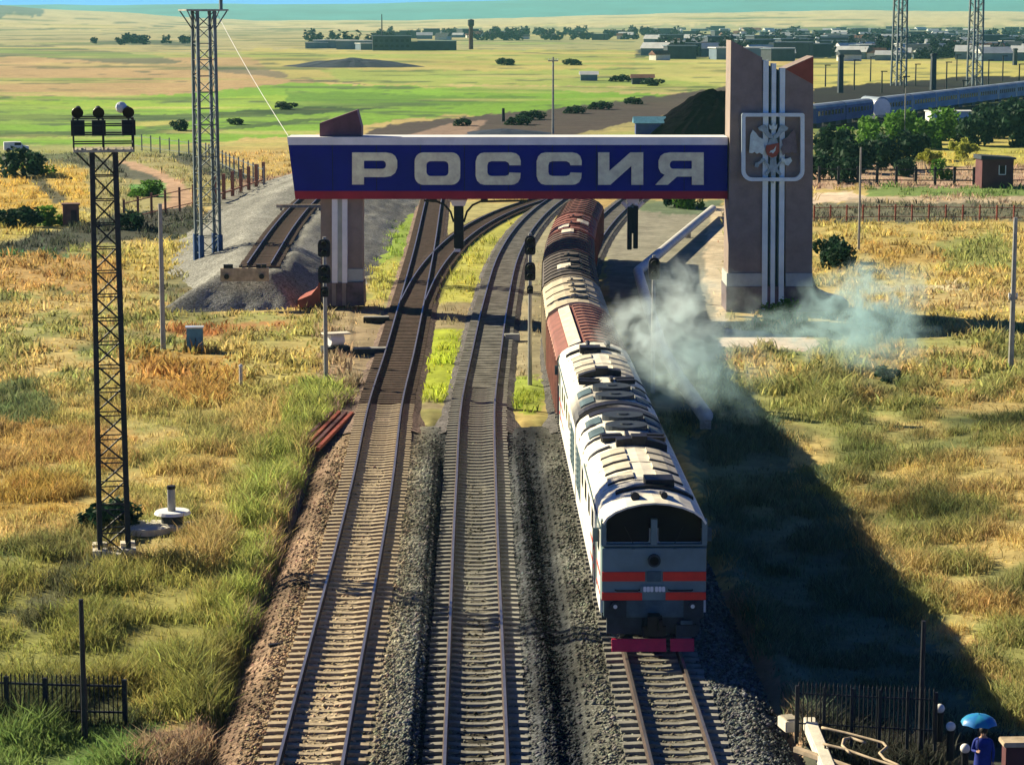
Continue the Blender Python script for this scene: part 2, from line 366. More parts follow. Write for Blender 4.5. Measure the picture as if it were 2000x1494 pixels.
# ------------------------------------------------------------------ land cover: what grows or lies where, some shade painted in
STRAW, ORANGE, OLIVE, LIME, GREEN = (.47, .37, .15), (.42, .27, .10), (.26, .29, .10), (.36, .42, .055), (.16, .34, .035)
PALE, TAN, DIRT, GRAV, GDARK = (.50, .43, .23), (.37, .29, .165), (.30, .20, .135), (.235, .235, .21), (.10, .105, .10)
DARKG, CREAM, PINK = (.075, .10, .045), (.58, .48, .33), (.40, .27, .19)
ZONES = [  # (outline in the photograph's pixels, brought down to the ground; colour; raggedness in px; blend)
    ([(-3000, 36), (5000, 36), (5000, 64), (-3000, 62)], PALE, 3, .9),
    ([(-3000, 58), (900, 62), (900, 108), (-3000, 100)], (.36, .33, .17), 4, .9),
    ([(-3000, 96), (500, 108), (700, 150), (500, 190), (-3000, 190)], (.42, .29, .15), 5, .85),
    ([(900, 58), (5000, 66), (5000, 110), (900, 100)], (.28, .30, .15), 4, .8),
    ([(180, 80), (380, 80), (390, 90), (190, 88)], (.07, .09, .06), 3, .9),
    ([(0, 43), (85, 44), (85, 54), (0, 56)], (.10, .14, .12), 3, .9),
    ([(-400, 84), (90, 90), (290, 108), (360, 122), (290, 128), (60, 112), (-400, 100)], (.11, .13, .08), 3, .85),
    ([(380, 128), (560, 140), (800, 165), (780, 172), (540, 152), (380, 136)], (.16, .15, .10), 2, .85),
    ([(460, 96), (1420, 100), (1420, 190), (900, 185), (560, 150)], (.42, .38, .12), 6, .9),
    ([(620, 136), (980, 140), (1300, 128), (1420, 150), (1380, 200), (900, 170), (660, 160)], (.27, .36, .08), 6, .8),
    ([(860, 165), (1340, 172), (1340, 186), (1000, 186)], (.50, .40, .18), 3, .85),
    ([(-3000, 190), (0, 190), (350, 186), (560, 163), (900, 172), (1300, 184), (1330, 196), (1050, 218), (800, 232), (620, 262), (330, 283), (0, 288), (-3000, 288)], (.17, .36, .03), 5, .95),
    ([(-3000, 196), (300, 198), (560, 185), (560, 212), (300, 214), (-3000, 212)], (.30, .44, .05), 5, .7),
    ([(-3000, 226), (350, 224), (620, 208), (760, 212), (620, 222), (350, 236), (-3000, 234)], (.03, .07, .025), 3, .95),
    ([(240, 238), (370, 236), (370, 246), (240, 248)], (.45, .40, .12), 3, .8),
    ([(-3000, 262), (200, 258), (420, 250), (640, 228), (640, 234), (420, 258), (200, 268), (-3000, 272)], (.05, .10, .03), 3, .85),
    ([(560, 176), (900, 190), (1010, 184), (1010, 192), (900, 205), (700, 212), (560, 206)], (.10, .22, .03), 5, .75),
    ([(690, 268), (760, 244), (930, 226), (1060, 214), (1250, 192), (1440, 166), (1440, 205), (1280, 236), (1150, 262), (1060, 275)], (.065, .052, .052), 4, .97),
    ([(780, 268), (880, 240), (960, 234), (900, 268)], (.33, .23, .17), 3, .8),
    ([(1060, 275), (1300, 226), (1440, 200), (1440, 230), (1250, 275)], (.40, .36, .14), 4, .8),
    # left middle ground
    ([(-3000, 286), (420, 284), (560, 300), (560, 370), (420, 400), (0, 480), (-3000, 500)], (.31, .29, .13), 6, .9),
    ([(410, 286), (560, 290), (565, 345), (500, 350), (440, 320)], (.50, .36, .13), 5, .9),
    ([(-3000, 292), (170, 300), (330, 350), (300, 362), (130, 318), (-3000, 312)], (.085, .095, .075), 4, .9),
    ([(-3000, 330), (60, 320), (170, 330), (180, 400), (60, 440), (-3000, 470)], (.52, .36, .085), 6, .9),
    ([(0, 425), (120, 405), (180, 420), (160, 440), (0, 470)], (.46, .38, .10), 6, .9),
    ([(30, 335), (60, 330), (130, 388), (110, 398)], (.07, .08, .06), 3, .9),  # cast shadow of the big left bush painted on the ground
    ([(225, 315), (270, 318), (350, 352), (385, 380), (370, 410), (300, 415), (335, 385), (300, 345)], (.50, .32, .21), 3, .9),
    ([(225, 440), (375, 395), (378, 412), (270, 455)], (.46, .29, .20), 3, .8),
    ([(250, 360), (320, 356), (318, 384), (255, 385)], (.12, .32, .08), 3, .9),
    ([(360, 300), (480, 340), (500, 362), (430, 352), (330, 308)], (.06, .07, .06), 3, .9),
    ([(470, 352), (570, 338), (575, 356), (440, 392)], (.30, .19, .14), 3, .8),
    ([(-3000, 480), (0, 476), (120, 448), (240, 418), (385, 402), (400, 440), (340, 468), (180, 476), (110, 500), (0, 520), (-3000, 530)], (.045, .055, .045), 5, .95),
    ([(-3000, 500), (90, 492), (150, 498), (100, 514), (-3000, 530)], (.06, .15, .06), 4, .9),
    ([(430, 372), (560, 352), (660, 380), (640, 560), (560, 600), (430, 540), (400, 430)], GRAV, 6, .95),
    # left field
    ([(-3000, 515), (180, 500), (330, 520), (200, 570), (-3000, 590)], ORANGE, 14, .85),
    ([(250, 480), (400, 470), (420, 540), (330, 560), (240, 540)], (.47, .39, .12), 12, .8),
    ([(310, 540), (410, 535), (400, 575), (320, 590)], (.10, .11, .075), 8, .7),
    ([(330, 642), (580, 628), (580, 645), (350, 660)], (.38, .17, .07), 8, .85),
    ([(-3000, 760), (80, 750), (120, 790), (60, 830), (-3000, 850)], (.13, .18, .08), 14, .85),
    ([(-3000, 840), (250, 830), (250, 920), (-3000, 930)], ORANGE, 22, .7),
    ([(330, 690), (640, 610), (700, 640), (560, 760), (420, 800)], (.42, .37, .13), 18, .6),
    ([(240, 690), (420, 680), (470, 730), (430, 800), (250, 760)], (.40, .22, .06), 20, .7),
    ([(-3000, 930), (170, 940), (170, 1010), (-3000, 1030)], (.38, .24, .055), 20, .7),
    ([(-3000, 1040), (330, 1090), (500, 1130), (440, 1400), (-3000, 1420)], (.24, .25, .065), 26, .75),
    ([(30, 1190), (130, 1080), (200, 1085), (130, 1180), (60, 1230)], (.07, .075, .05), 10, .8),
    ([(540, 1000), (610, 850), (700, 770), (690, 720), (560, 770), (470, 1000), (430, 1200), (470, 1250)], (.30, .36, .09), 14, .85),
    ([(-3000, 1420), (330, 1410), (330, 1560), (-3000, 1700)], (.13, .22, .06), 12, .9),
    ([(270, 1445), (330, 1420), (430, 1390), (470, 1420), (440, 1540), (250, 1540)], (.31, .215, .14), 10, .9),
    # ballast surround and bare dirt beside it
    ([(430, 1400), (480, 1240), (560, 990), (615, 840), (680, 770), (760, 760), (700, 950), (520, 1494), (420, 1494)], (.25, .17, .145), 8, .95),
    ([(640, 610), (800, 600), (780, 760), (700, 770), (620, 740)], (.34, .26, .17), 8, .9),
    ([(620, 600), (700, 596), (800, 610), (800, 640), (640, 640)], (.38, .30, .17), 8, .8),
    # under and behind the gate
    ([(700, 396), (830, 394), (830, 560), (780, 600), (705, 560)], (.30, .30, .27), 6, .95),
    ([(745, 400), (840, 396), (830, 470), (800, 520), (770, 575), (715, 520), (740, 450)], (.26, .38, .045), 9, .9),
    ([(722, 520), (790, 500), (770, 590), (710, 585)], (.44, .42, .10), 8, .9),
    ([(838, 396), (862, 396), (852, 500), (815, 500)], (.50, .46, .11), 3, .9),
    ([(855, 560), (900, 490), (1000, 420), (1080, 392), (1000, 480), (940, 590), (850, 600)], (.42, .42, .085), 8, .9),
    ([(860, 396), (1030, 394), (950, 430), (890, 470), (862, 490)], (.38, .36, .15), 8, .8),
    ([(850, 590), (940, 590), (920, 660), (880, 800), (800, 800), (840, 640)], (.30, .25, .15), 6, .9),
    ([(843, 640), (905, 640), (895, 740), (870, 785), (812, 785), (828, 700)], (.38, .45, .045), 7, .97),
    ([(990, 600), (1090, 560), (1095, 760), (985, 760)], (.33, .29, .19), 8, .9),
    ([(985, 735), (1050, 730), (1075, 790), (1030, 812), (985, 790)], (.28, .36, .05), 9, .9),
    ([(1005, 440), (1085, 400), (1085, 560), (1000, 600)], (.30, .28, .19), 6, .9),
    # right of the train
    ([(1165, 440), (1210, 396), (1400, 392), (1420, 560), (1420, 700), (1250, 740), (1190, 580)], (.255, .245, .195), 6, .97),
    ([(1225, 392), (1420, 392), (1380, 420), (1260, 416)], (.10, .16, .08), 6, .8),
    ([(1384, 404), (1420, 400), (1420, 640), (1408, 640), (1376, 540)], CREAM, 4, .95),
    ([(1416, 640), (1500, 650), (1605, 664), (1595, 684), (1500, 680), (1400, 676)], (.70, .58, .47), 4, .97),
    ([(1588, 432), (5000, 436), (5000, 640), (1590, 640)], (.50, .40, .14), 10, .8),
    ([(1640, 480), (1780, 470), (1830, 500), (1760, 530)], (.42, .28, .09), 10, .6),
    ([(1830, 470), (1960, 460), (1990, 520), (1850, 530)], (.22, .28, .09), 10, .7),
    ([(1700, 560), (1890, 556), (1890, 568), (1700, 572)], (.52, .46, .30), 3, .9),
    ([(1750, 570), (5000, 570), (5000, 600), (1760, 604)], (.50, .40, .19), 8, .9),
    ([(1586, 398), (5000, 400), (5000, 432), (1586, 434)], (.12, .13, .10), 6, .9),
    ([(1586, 378), (1660, 374), (1700, 386), (1640, 396), (1586, 398)], (.70, .56, .42), 3, .95),
    ([(1660, 386), (5000, 386), (5000, 400), (1650, 398)], (.44, .36, .27), 3, .8),
    ([(1700, 364), (5000, 366), (5000, 385), (1690, 386)], (.15, .25, .07), 4, .9),
    ([(1580, 320), (5000, 318), (5000, 366), (1700, 366), (1580, 372)], (.44, .31, .23), 6, .9),
    ([(1586, 240), (5000, 240), (5000, 320), (1586, 320)], (.13, .18, .06), 8, .9),
    ([(1790, 290), (1860, 268), (5000, 270), (5000, 312), (1840, 326)], (.50, .43, .11), 6, .95),
    ([(1700, 285), (1780, 280), (1780, 306), (1700, 300)], (.48, .42, .09), 6, .8),
    ([(1586, 100), (5000, 104), (5000, 170), (1586, 176)], (.46, .43, .12), 5, .95),
    ([(1240, 96), (5000, 66), (5000, 112), (1240, 114)], (.025, .035, .04), 4, .95),
    ([(1240, 112), (1430, 112), (1430, 170), (1240, 150)], (.44, .43, .14), 5, .8),
    ([(1586, 172), (1900, 150), (5000, 120), (5000, 240), (1586, 250)], (.012, .013, .016), 4, .985),
    ([(1900, 192), (5000, 176), (5000, 200), (1800, 206)], (.22, .26, .10), 3, .8),
    # bank right of the locomotive, train's shade put into its colour; bare strip
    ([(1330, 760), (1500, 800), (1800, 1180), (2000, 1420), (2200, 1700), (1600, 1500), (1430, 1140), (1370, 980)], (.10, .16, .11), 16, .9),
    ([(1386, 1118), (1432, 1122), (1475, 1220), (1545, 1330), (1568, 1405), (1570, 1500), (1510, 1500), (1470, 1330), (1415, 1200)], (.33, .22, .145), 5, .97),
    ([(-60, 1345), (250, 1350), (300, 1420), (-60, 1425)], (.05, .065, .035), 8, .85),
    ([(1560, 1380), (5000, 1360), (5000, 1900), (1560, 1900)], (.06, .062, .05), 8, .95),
]
def in_poly(px, py, poly):
    r = np.zeros(px.shape, bool); n = len(poly)
    for i in range(n):
        x0, y0 = poly[i]; x1, y1 = poly[(i + 1) % n]
        if y0 == y1: continue
        c = (y0 > py) != (y1 > py)
        r ^= c & (px < (x1 - x0) * (py - y0) / (y1 - y0) + x0)
    return r
def corridor(X, Y):
    """0 far from any track, 1 on the formation"""
    d = np.minimum(np.abs(X - AX * Y - 0.9) - 7.2, 99)
    near = (1 - sstep(0, 1.2, d)) * (1 - sstep(104, 110, Y))
    m = near
    for f, a, b in ((T1, 100, T1b), (T2, 100, T2b), (T3, 100, 290), (T1B, TBa, TBb)):
        dd = np.abs(X - f(np.clip(Y, a, b)))
        m = np.maximum(m, (1 - sstep(1.5, 2.4, dd)) * (Y > a) * (Y < b))
    return m
def land(X, Y):
    X = np.asarray(X, float); Y = np.asarray(Y, float)
    px, py = proj_np(X, Y)
    c = np.empty(X.shape + (3,))
    n1 = fbm(X / 9, Y / 14, 3); n2 = fbm(X / 2.6 + 50, Y / 4.5, 9); n3 = fbm(X / 30, Y / 60, 21)
    c[:] = STRAW
    def mixc(col, w): c[:] = c * (1 - w[..., None]) + np.array(col) * w[..., None]
    mixc(ORANGE, sstep(.57, .70, n1) * .5)
    mixc(OLIVE, sstep(.45, .62, n2) * .8 * (py > 430))
    mixc((.13, .16, .06), sstep(.58, .70, fbm(X / 3.4 + 9, Y / 6 + 4, 15)) * .75 * (py > 430))
    mixc((.50, .40, .14), sstep(.55, .7, n3) * .6)
    jx = (fbm(px / 26, py / 11, 31) - .5) * 2; jy = (fbm(px / 30 + 9, py / 9, 37) - .5) * 2
    jx2 = (vnoise(px / 6, py / 3, 41) - .5) * 2; jy2 = (vnoise(px / 7, py / 3, 43) - .5) * 2
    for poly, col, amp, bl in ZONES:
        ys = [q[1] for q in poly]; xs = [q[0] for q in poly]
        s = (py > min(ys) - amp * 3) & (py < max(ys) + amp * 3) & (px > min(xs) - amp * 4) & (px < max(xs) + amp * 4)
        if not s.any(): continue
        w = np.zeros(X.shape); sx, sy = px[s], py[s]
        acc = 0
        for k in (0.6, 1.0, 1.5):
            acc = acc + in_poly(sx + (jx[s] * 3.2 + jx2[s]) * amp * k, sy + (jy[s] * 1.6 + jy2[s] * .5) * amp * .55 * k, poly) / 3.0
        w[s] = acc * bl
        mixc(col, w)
    # scrub, hedges and field strips of the far plain
    fr = sstep(260, 420, Y) * (1 - sstep(5000, 6500, Y)); lg = np.log(np.maximum(Y, 1)) * 26
    a1 = fbm(X / (Y * .045 + 1), lg, 151, 5); a2 = fbm(X / (Y * .11 + 1) + 7, lg * .7, 157, 5); a3 = fbm(X / (Y * .016 + 1) + 3, lg * 1.6, 163, 3)
    for q in ([(1586, 168), (1900, 148), (5000, 118), (5000, 242), (1586, 252)], [(690, 268), (760, 244), (930, 226), (1060, 214), (1250, 192), (1440, 166), (1440, 205), (1280, 236), (1150, 262), (1060, 275)], [(1240, 70), (5000, 66), (5000, 100), (1240, 110)]): fr = fr * (1 - .97 * in_poly(px, py, q))
    mixc((.07, .12, .045), fr * sstep(.56, .70, a1) * .75)
    mixc((.24, .36, .07), fr * sstep(.54, .68, a2) * .6 * (Y < 1800))
    mixc((.52, .44, .17), fr * sstep(.58, .72, fbm(X / (Y * .09 + 1) - 5, lg * .8 + 4, 167, 4)) * .6)
    mixc((.05, .085, .05), fr * sstep(.68, .78, a3) * .7)
    # clumps and dry patches, always
    g = (.72 + .56 * fbm(X / 1.3, Y / 2.2, 55))
    far = sstep(150, 600, Y)
    g2 = .78 + .44 * fbm(X / 22, Y / 120, 58, 5)
    c *= (g * (1 - far) + g2 * far)[..., None]
    return np.clip(c, 0.004, .9)
def relief(X, Y):
    X = np.asarray(X, float); Y = np.asarray(Y, float)
    px, py = proj_np(X, Y)
    k = corridor(X, Y)
    b = (fbm(X / 7, Y / 9, 71) - .5) * .55 * (1 - sstep(160, 400, Y))
    flat = ((px > 1160) & (px < 1620) & (py > 390) & (py < 720)) | ((px > 1540) & (py > 1380)) | ((px > 690) & (px < 1100) & (py > 395) & (py < 820))
    b = np.where(flat, 0, b) * (1 - k)
    z = b - .05 * k - .75 * k * (1 - sstep(104, 110, Y)) * (np.abs(X - AX * Y - 1) < 12)
    u = X - AX * Y; z = z - .85 * sstep(8.2, 10.5, u) * (1 - sstep(15, 24, u)) * (1 - sstep(100, 118, Y)) * sstep(52, 58, Y)
    # the far plain swells up to its skyline, then falls away
    cr = np.interp(px, [-3000, 0, 250, 500, 800, 1000, 1200, 1400, 1700, 2000, 5000], [8, 12, 27, 41, 40, 36, 31, 25, 21, 25, 22])
    cr = cr + (fbm(px / 130, 0 * px, 77) - .5) * 5
    Hc = CAM_H + (YH - cr) / F_PX * 6500
    t = sstep(2600, 6500, Y); z = z + np.where(Y < 6500, Hc * t, Hc * (1 - sstep(6500, 9000, Y)) - 20 * sstep(6500, 9000, Y))
    return z

def grid_mesh(name, X, Y, Z, C, m, kind='structure'):
    nr, nc = X.shape; nv = nr * nc
    me = bpy.data.meshes.new(name)
    me.vertices.add(nv); me.vertices.foreach_set('co', np.stack([X, Y, Z], -1).astype(np.float32).ravel())
    idx = np.arange(nv).reshape(nr, nc)
    q = np.stack([idx[:-1, :-1], idx[:-1, 1:], idx[1:, 1:], idx[1:, :-1]], -1).reshape(-1, 4)
    me.loops.add(q.size); me.loops.foreach_set('vertex_index', q.ravel().astype(np.int32))
    me.polygons.add(len(q)); me.polygons.foreach_set('loop_start', np.arange(0, q.size, 4, dtype=np.int32))
    me.polygons.foreach_set('loop_total', np.full(len(q), 4, np.int32))
    me.polygons.foreach_set('use_smooth', np.ones(len(q), bool))
    if C is not None:
        a = me.color_attributes.new('land', 'FLOAT_COLOR', 'POINT')
        a.data.foreach_set('color', np.concatenate([C.reshape(-1, 3), np.ones((nv, 1))], -1).astype(np.float32).ravel())
    me.materials.append(m); me.update(calc_edges=True); me.validate()
    o = bpy.data.objects.new(name, me); COL.objects.link(o)
    return tag(o, kind=kind)

pys = np.concatenate([np.linspace(3600, 1720, 24), np.arange(1700, 420, -4), np.arange(420, 110, -2), np.arange(110, 52, -.8)])
Yr = np.array([P(1000, q).y for q in pys]); Yr = np.concatenate([[-60, -10], Yr, np.geomspace(Yr[-1] * 1.02, 9200, 26)])
pxc = np.concatenate([np.linspace(-9000, -1300, 24)[:-1], np.arange(-1300, -60, 40), np.arange(-60, 2060, 5), np.arange(2060, 3300, 40), np.linspace(3300, 11000, 24)])
GY, GA = np.meshgrid(Yr, (pxc - CX) / F_PX, indexing='ij')
GX = GA * np.maximum(GY + 3, 12) + GA * 40 * (GY < 30)
MAT_LAND = attr_mat('dry_steppe', 1.1, .30, .22, .22, .6, .15)
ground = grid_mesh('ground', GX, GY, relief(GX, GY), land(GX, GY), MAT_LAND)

# far ridges
def ridge(name, Y0, tops, depth, m, seed):
    xs = np.linspace(-9000, 11000, 360); pr = np.interp(xs, [t[0] for t in tops], [t[1] for t in tops])
    pr = pr + (fbm(xs / 240, 0 * xs, seed) - .5) * 7 + (fbm(xs / 60, 0 * xs, seed + 5) - .5) * 2
    t = np.linspace(0, 1, 14)
    XX = ((xs - CX) / F_PX)[None, :] * (Y0 + 0 * t[:, None]); YY = Y0 - depth + 2 * depth * t[:, None] + 0 * XX
    top = CAM_H + (YH - pr) / F_PX * Y0
    ZZ = -30 + (top + 30)[None, :] * np.sin(math.pi * t)[:, None] ** .8
    ZZ = ZZ + (fbm(XX / 300, YY / 300, seed + 9) - .5) * 14 * np.sin(2 * math.pi * t)[:, None] ** 2
    return grid_mesh(name, XX, YY, ZZ, None, m)
M['hill'] = mat('hazed_far_hill', (.035, .20, .21), .95, 0, .3, .004)  # teal of shade and distant air put into the hill colour
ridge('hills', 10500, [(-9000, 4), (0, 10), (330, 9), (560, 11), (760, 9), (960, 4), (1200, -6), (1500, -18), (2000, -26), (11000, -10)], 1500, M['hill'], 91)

# ------------------------------------------------------------------ ballast
MAT_BAL = attr_mat('ballast_stone', 3.2, .25, .35, .22, .5, .05, vor=11.0)
us = np.concatenate([np.arange(-7.2, 9.01, .18)])
Yb = np.concatenate([np.arange(28, 113, .45)])
BY, BU = np.meshgrid(Yb, us, indexing='ij')
prof = np.interp(us, [-7.2, -6.4, -5.9, -2.3, -1.78, -1.42, -1.2, 1.55, 1.9, 2.25, 2.75, 3.1, 3.5, 7.3, 8.2, 9], [-.9, -.10, .165, .17, .20, -.24, -.195, -.195, -.04, -.32, -.28, -.05, .005, .0, -.45, -1.5])
pf = np.interp(us, [-7.2, -6.2, -5.6, 7.3, 8.2, 9], [-.5, -.2, -.05, -.05, -.3, -.6])
w = sstep(94, 107, BY)
BZ = prof[None, :] * (1 - w) + pf[None, :] * w - .5 * sstep(106, 111, BY)
BZ = BZ + (fbm(BU * 1.7, BY * 1.2, 101) - .5) * .10 + (vnoise(BU * 6, BY * 5, 103) - .5) * .05
jit = (fbm(BU / 2, BY / 3, 107) - .5) * .8
bc = np.empty(BY.shape + (3,)); uu = BU + jit * .5
def lerp_cols(u, stops):
    ks = [s[0] for s in stops]; return np.stack([np.interp(u, ks, [s[1][i] for s in stops]) for i in range(3)], -1)
bc[:] = lerp_cols(uu, [(-7.2, (.24, .17, .14)), (-6.3, (.30, .215, .165)), (-5.4, (.38, .295, .20)), (-4.6, (.40, .31, .21)), (-3.2, (.37, .29, .20)), (-2.4, (.29, .27, .21)), (-1.7, (.22, .22, .19)), (-1.3, (.03, .034, .042)), (-.8, (.24, .235, .20)), (1.0, (.27, .26, .21)), (1.6, (.13, .135, .14)), (2.1, (.032, .036, .045)), (2.8, (.04, .045, .052)), (3.4, (.26, .25, .20)), (4.2, (.29, .28, .22)), (6.4, (.22, .22, .20)), (8, (.16, .165, .16))])  # navy stops: shade of the bed step and ditch put into the colour
oil = np.exp(-((BU - .1 + .1 * jit) / .36) ** 2) * (.35 + .75 * sstep(.35, .6, fbm(BU * .8, BY / 7, 113)))
bc *= (1 - np.clip(oil, 0, .82))[..., None]
oil3 = np.exp(-((BU - 5.2) / .4) ** 2) * .45; bc *= (1 - oil3)[..., None]
bc *= (np.array((.70, .735, .78)) + np.array((.14, .06, -.05)) * (1 - sstep(-3.4, -1.6, BU))[..., None]) * (.46 + .60 * fbm(BU / 1.1, BY / 1.6, 117))[..., None]
bc *= (.70 + .6 * sstep(.3, .65, fbm(BU / 1.7 + 5, BY / 5, 121)))[..., None]
between = (np.exp(-((BU + 3.97) / 1.0) ** 4) * .9 + .45 * np.exp(-((BU - .1) / .9) ** 4) + .4 * np.exp(-((BU - 5.2) / .9) ** 4))[..., None]
bc = bc * (1 - between * .6) + np.array((.36, .30, .205)) * (.75 + .5 * fbm(BU / .8, BY / 3, 123))[..., None] * between * .6 * (1 - np.clip(oil, 0, .82))[..., None]
bc = bc * (1 - .5 * (sstep(105, 116, BY) * sstep(.4, .6, fbm(BU / 2, BY / 3, 119)))[..., None])
grid_mesh('ballast', BU + AX * BY, BY, BZ, bc, MAT_BAL)
def ribbon(name, f, y0, y1, k, col, zf=None):
    Ys = np.arange(y0, y1, 1.0); off = np.array([-2.3, -1.75, -1.4, -.5, .5, 1.4, 1.75, 2.3]); dz = np.array([-.30, -.10, 0, 0, 0, 0, -.10, -.30]) - .02
    sl = np.gradient(f(Ys), Ys); nx = 1 / np.sqrt(1 + sl ** 2); ny = -sl * nx
    XX = f(Ys)[:, None] + nx[:, None] * off; YY = Ys[:, None] + ny[:, None] * off
    ZZ = (bed_z(k, Ys) if zf is None else zf(Ys))[:, None] + dz[None, :] + (vnoise(XX * 2, YY * 2, 5) - .5) * .05
    C = np.ones(XX.shape + (3,)) * np.array(col) * (.65 + .7 * fbm(XX / 1.2, YY / 2, 8))[..., None]
    return grid_mesh(name, XX, YY, ZZ, C, MAT_BAL)
ribbon('ballast', T1, 105, T1b, 1, (.22, .16, .13))
ribbon('ballast', T2, 105, T2b, 2, (.14, .13, .13))
ribbon('ballast', T3, 105, 288, 3, (.13, .125, .12))

# loose stones lying on the ballast (nobody could count them)
def stones(n):
    r = np.random.default_rng(77); U = r.uniform(-6.9, 8.3, n); Y = 54 * (108 / 54) ** (r.uniform(0, 1, n) ** 1.15); X = U + AX * Y
    Z = np.interp(U, us, prof) * (1 - sstep(98, 118, Y)) + np.interp(U, us, pf) * sstep(98, 118, Y)
    near = np.min([np.abs(U + 3.97), np.abs(U - .1), np.abs(U - 5.2)], 0); keep = ((near > 1.42) | (r.uniform(0, 1, n) < .12)) & (r.uniform(0, 1, n) > sstep(93, 108, Y + 5 * (fbm(U, Y / 2, 61) - .5))); U, Y, X, Z = U[keep], Y[keep], X[keep], Z[keep]; n = len(U)
    i0 = np.clip(((Y - 28) / .45).astype(int), 0, BY.shape[0] - 1); j0 = np.clip(((U + 7.2) / .18).astype(int), 0, BY.shape[1] - 1); Z = BZ[i0, j0]
    s = r.uniform(.022, .058, n) * (1 + .35 * r.standard_exponential(n)).clip(.6, 2.0)
    base = np.array([(1, 0, 0), (0, 1, 0), (-1, 0, 0), (0, -1, 0), (0, 0, .8), (0, 0, -.8)], float)
    v = base[None] * s[:, None, None] * r.uniform(.6, 1.3, (n, 6, 1)) + r.normal(0, .012, (n, 6, 3))
    a = r.uniform(0, 6.28, n); c, sn = np.cos(a)[:, None], np.sin(a)[:, None]
    vx = v[:, :, 0] * c - v[:, :, 1] * sn + X[:, None]; vy = v[:, :, 0] * sn + v[:, :, 1] * c + Y[:, None]; vz = v[:, :, 2] + Z[:, None] + .01
    co = np.stack([vx, vy, vz], -1)
    tri = np.array([(0, 1, 4), (1, 2, 4), (2, 3, 4), (3, 0, 4), (1, 0, 5), (2, 1, 5), (3, 2, 5), (0, 3, 5)]); li = (np.arange(n)[:, None, None] * 6 + tri[None]).ravel().astype(np.int32)
    me = bpy.data.meshes.new('ballast_stones'); me.vertices.add(n * 6); me.vertices.foreach_set('co', co.astype(np.float32).ravel())
    me.loops.add(len(li)); me.loops.foreach_set('vertex_index', li); me.polygons.add(n * 8); me.polygons.foreach_set('loop_start', np.arange(0, n * 24, 3, dtype=np.int32)); me.polygons.foreach_set('loop_total', np.full(n * 8, 3, np.int32))
    col = bc[i0, j0] * r.uniform(.45, 1.75, (n, 1)) * (1 + r.normal(0, .06, (n, 3)))
    at = me.color_attributes.new('land', 'FLOAT_COLOR', 'POINT'); at.data.foreach_set('color', np.repeat(np.concatenate([col.clip(.01, .8), np.ones((n, 1))], -1)[:, None], 6, 1).astype(np.float32).ravel())
    me.materials.append(attr_mat('stone', 9.0, .2, 2.0, .1, .2, .01)); me.update(calc_edges=True)
    o = bpy.data.objects.new('ballast_stones', me); COL.objects.link(o); tag(o, 'coarse grey and tan ballast stones between the tracks', 'stones', None, 'stuff')
stones(95000)

# ------------------------------------------------------------------ railway tracks
def rail_mesh(f, y0, y1, side, zf):
    b = MB(); Ys = np.concatenate([np.arange(y0, y1, 1.0), [y1]])
    prof = [(-.075, 0), (.075, 0), (.075, .025), (.02, .05), (.02, .13), (.0385, .14), (.0385, .178), (-.0385, .178), (-.0385, .14), (-.02, .13), (-.02, .05), (-.075, .025)]
    secs = []
    for y in Ys:
        h = heading(f, y); x = float(f(y)); z = float(zf(y)); c, s = math.cos(h), math.sin(h)
        secs.append([(x + (side * .797 + a) * c, y + (side * .797 + a) * s, z + q) for a, q in prof])
    b.loft(secs); n = len(prof)
    for i in range(len(b.f)):
        if len(b.f[i]) == 4 and i % n == 6: b.mi[i] = 1
    return b
def make_track(label, f, y0, y1, k, kinds, pitch=.62, zf=None, limit=100):
    zf = zf or (lambda y: bed_z(k, y))
    t = empty('railway_track', (0, 0, 0), 0, label, 'track', 'railway tracks')
    zr = lambda y: float(zf(y)) + .10
    for s in (-1, 1): rail_mesh(f, y0, y1, s, zr).build('rail', [M['rail_side'], M['rail_top']], t)
    ys = np.arange(max(y0, 55.5), y1 - .2, pitch); cache = {}; rest = {}
    for i, y in enumerate(ys):
        kd = kinds(y); h = heading(f, y)
        if i < limit:
            if kd not in cache:
                b = MB(); L = 2.72
                if kd == 'sleeper_wood': b.box((0, 0, .03), (L, .24, .13))
                else:
                    b.loft([[(x, -wd / 2, -.08), (x, -wd / 2 * .8, z), (x, wd / 2 * .8, z), (x, wd / 2, -.08)] for x, wd, z in ((-L / 2, .29, .085), (-.95, .29, .10), (-.62, .29, .10), (-.25, .25, .05), (.25, .25, .05), (.62, .29, .10), (.95, .29, .10), (L / 2, .29, .085))])
                cache[kd] = b.build('sleeper', M[kd], t); o = cache[kd]
            else:
                o = cache[kd].copy(); COL.objects.link(o); o.parent = t
            o.location = (float(f(y)) + random.uniform(-.03, .03), y, float(zf(y)) + random.uniform(-.012, .006)); o.rotation_euler = (0, 0, h + random.uniform(-.008, .008))
        else:
            rest.setdefault(kd, MB()).box((float(f(y)), y, float(zf(y)) + .03), (2.72, .26, .13), h)
    if rest:
        b = MB(); ms = list(rest)
        for j, kd in enumerate(ms): b.add(rest[kd].v, rest[kd].f, j)
        tag(b.build('sleeper', [M[q] for q in ms], t), kind='stuff')
    return t
TR1 = make_track('leftmost long track with tan sleepers, running straight on under the gate', T1, 28, T1b, 1, lambda y: 'sleeper_tan' if y < 112 else 'sleeper_wood')
TR2 = make_track('middle track with grey sleepers and an oily dark centre, bending right beyond the gate', T2, 28, T2b, 2, lambda y: 'sleeper_grey')
TR3 = make_track('track of grey sleepers on which the freight train stands', T3, 28, 288, 3, lambda y: 'sleeper_grey')
TRB = make_track('branch track parting to the right from the leftmost track at the gate', T1B, TBa, TBb, 1, lambda y: 'sleeper_wood')
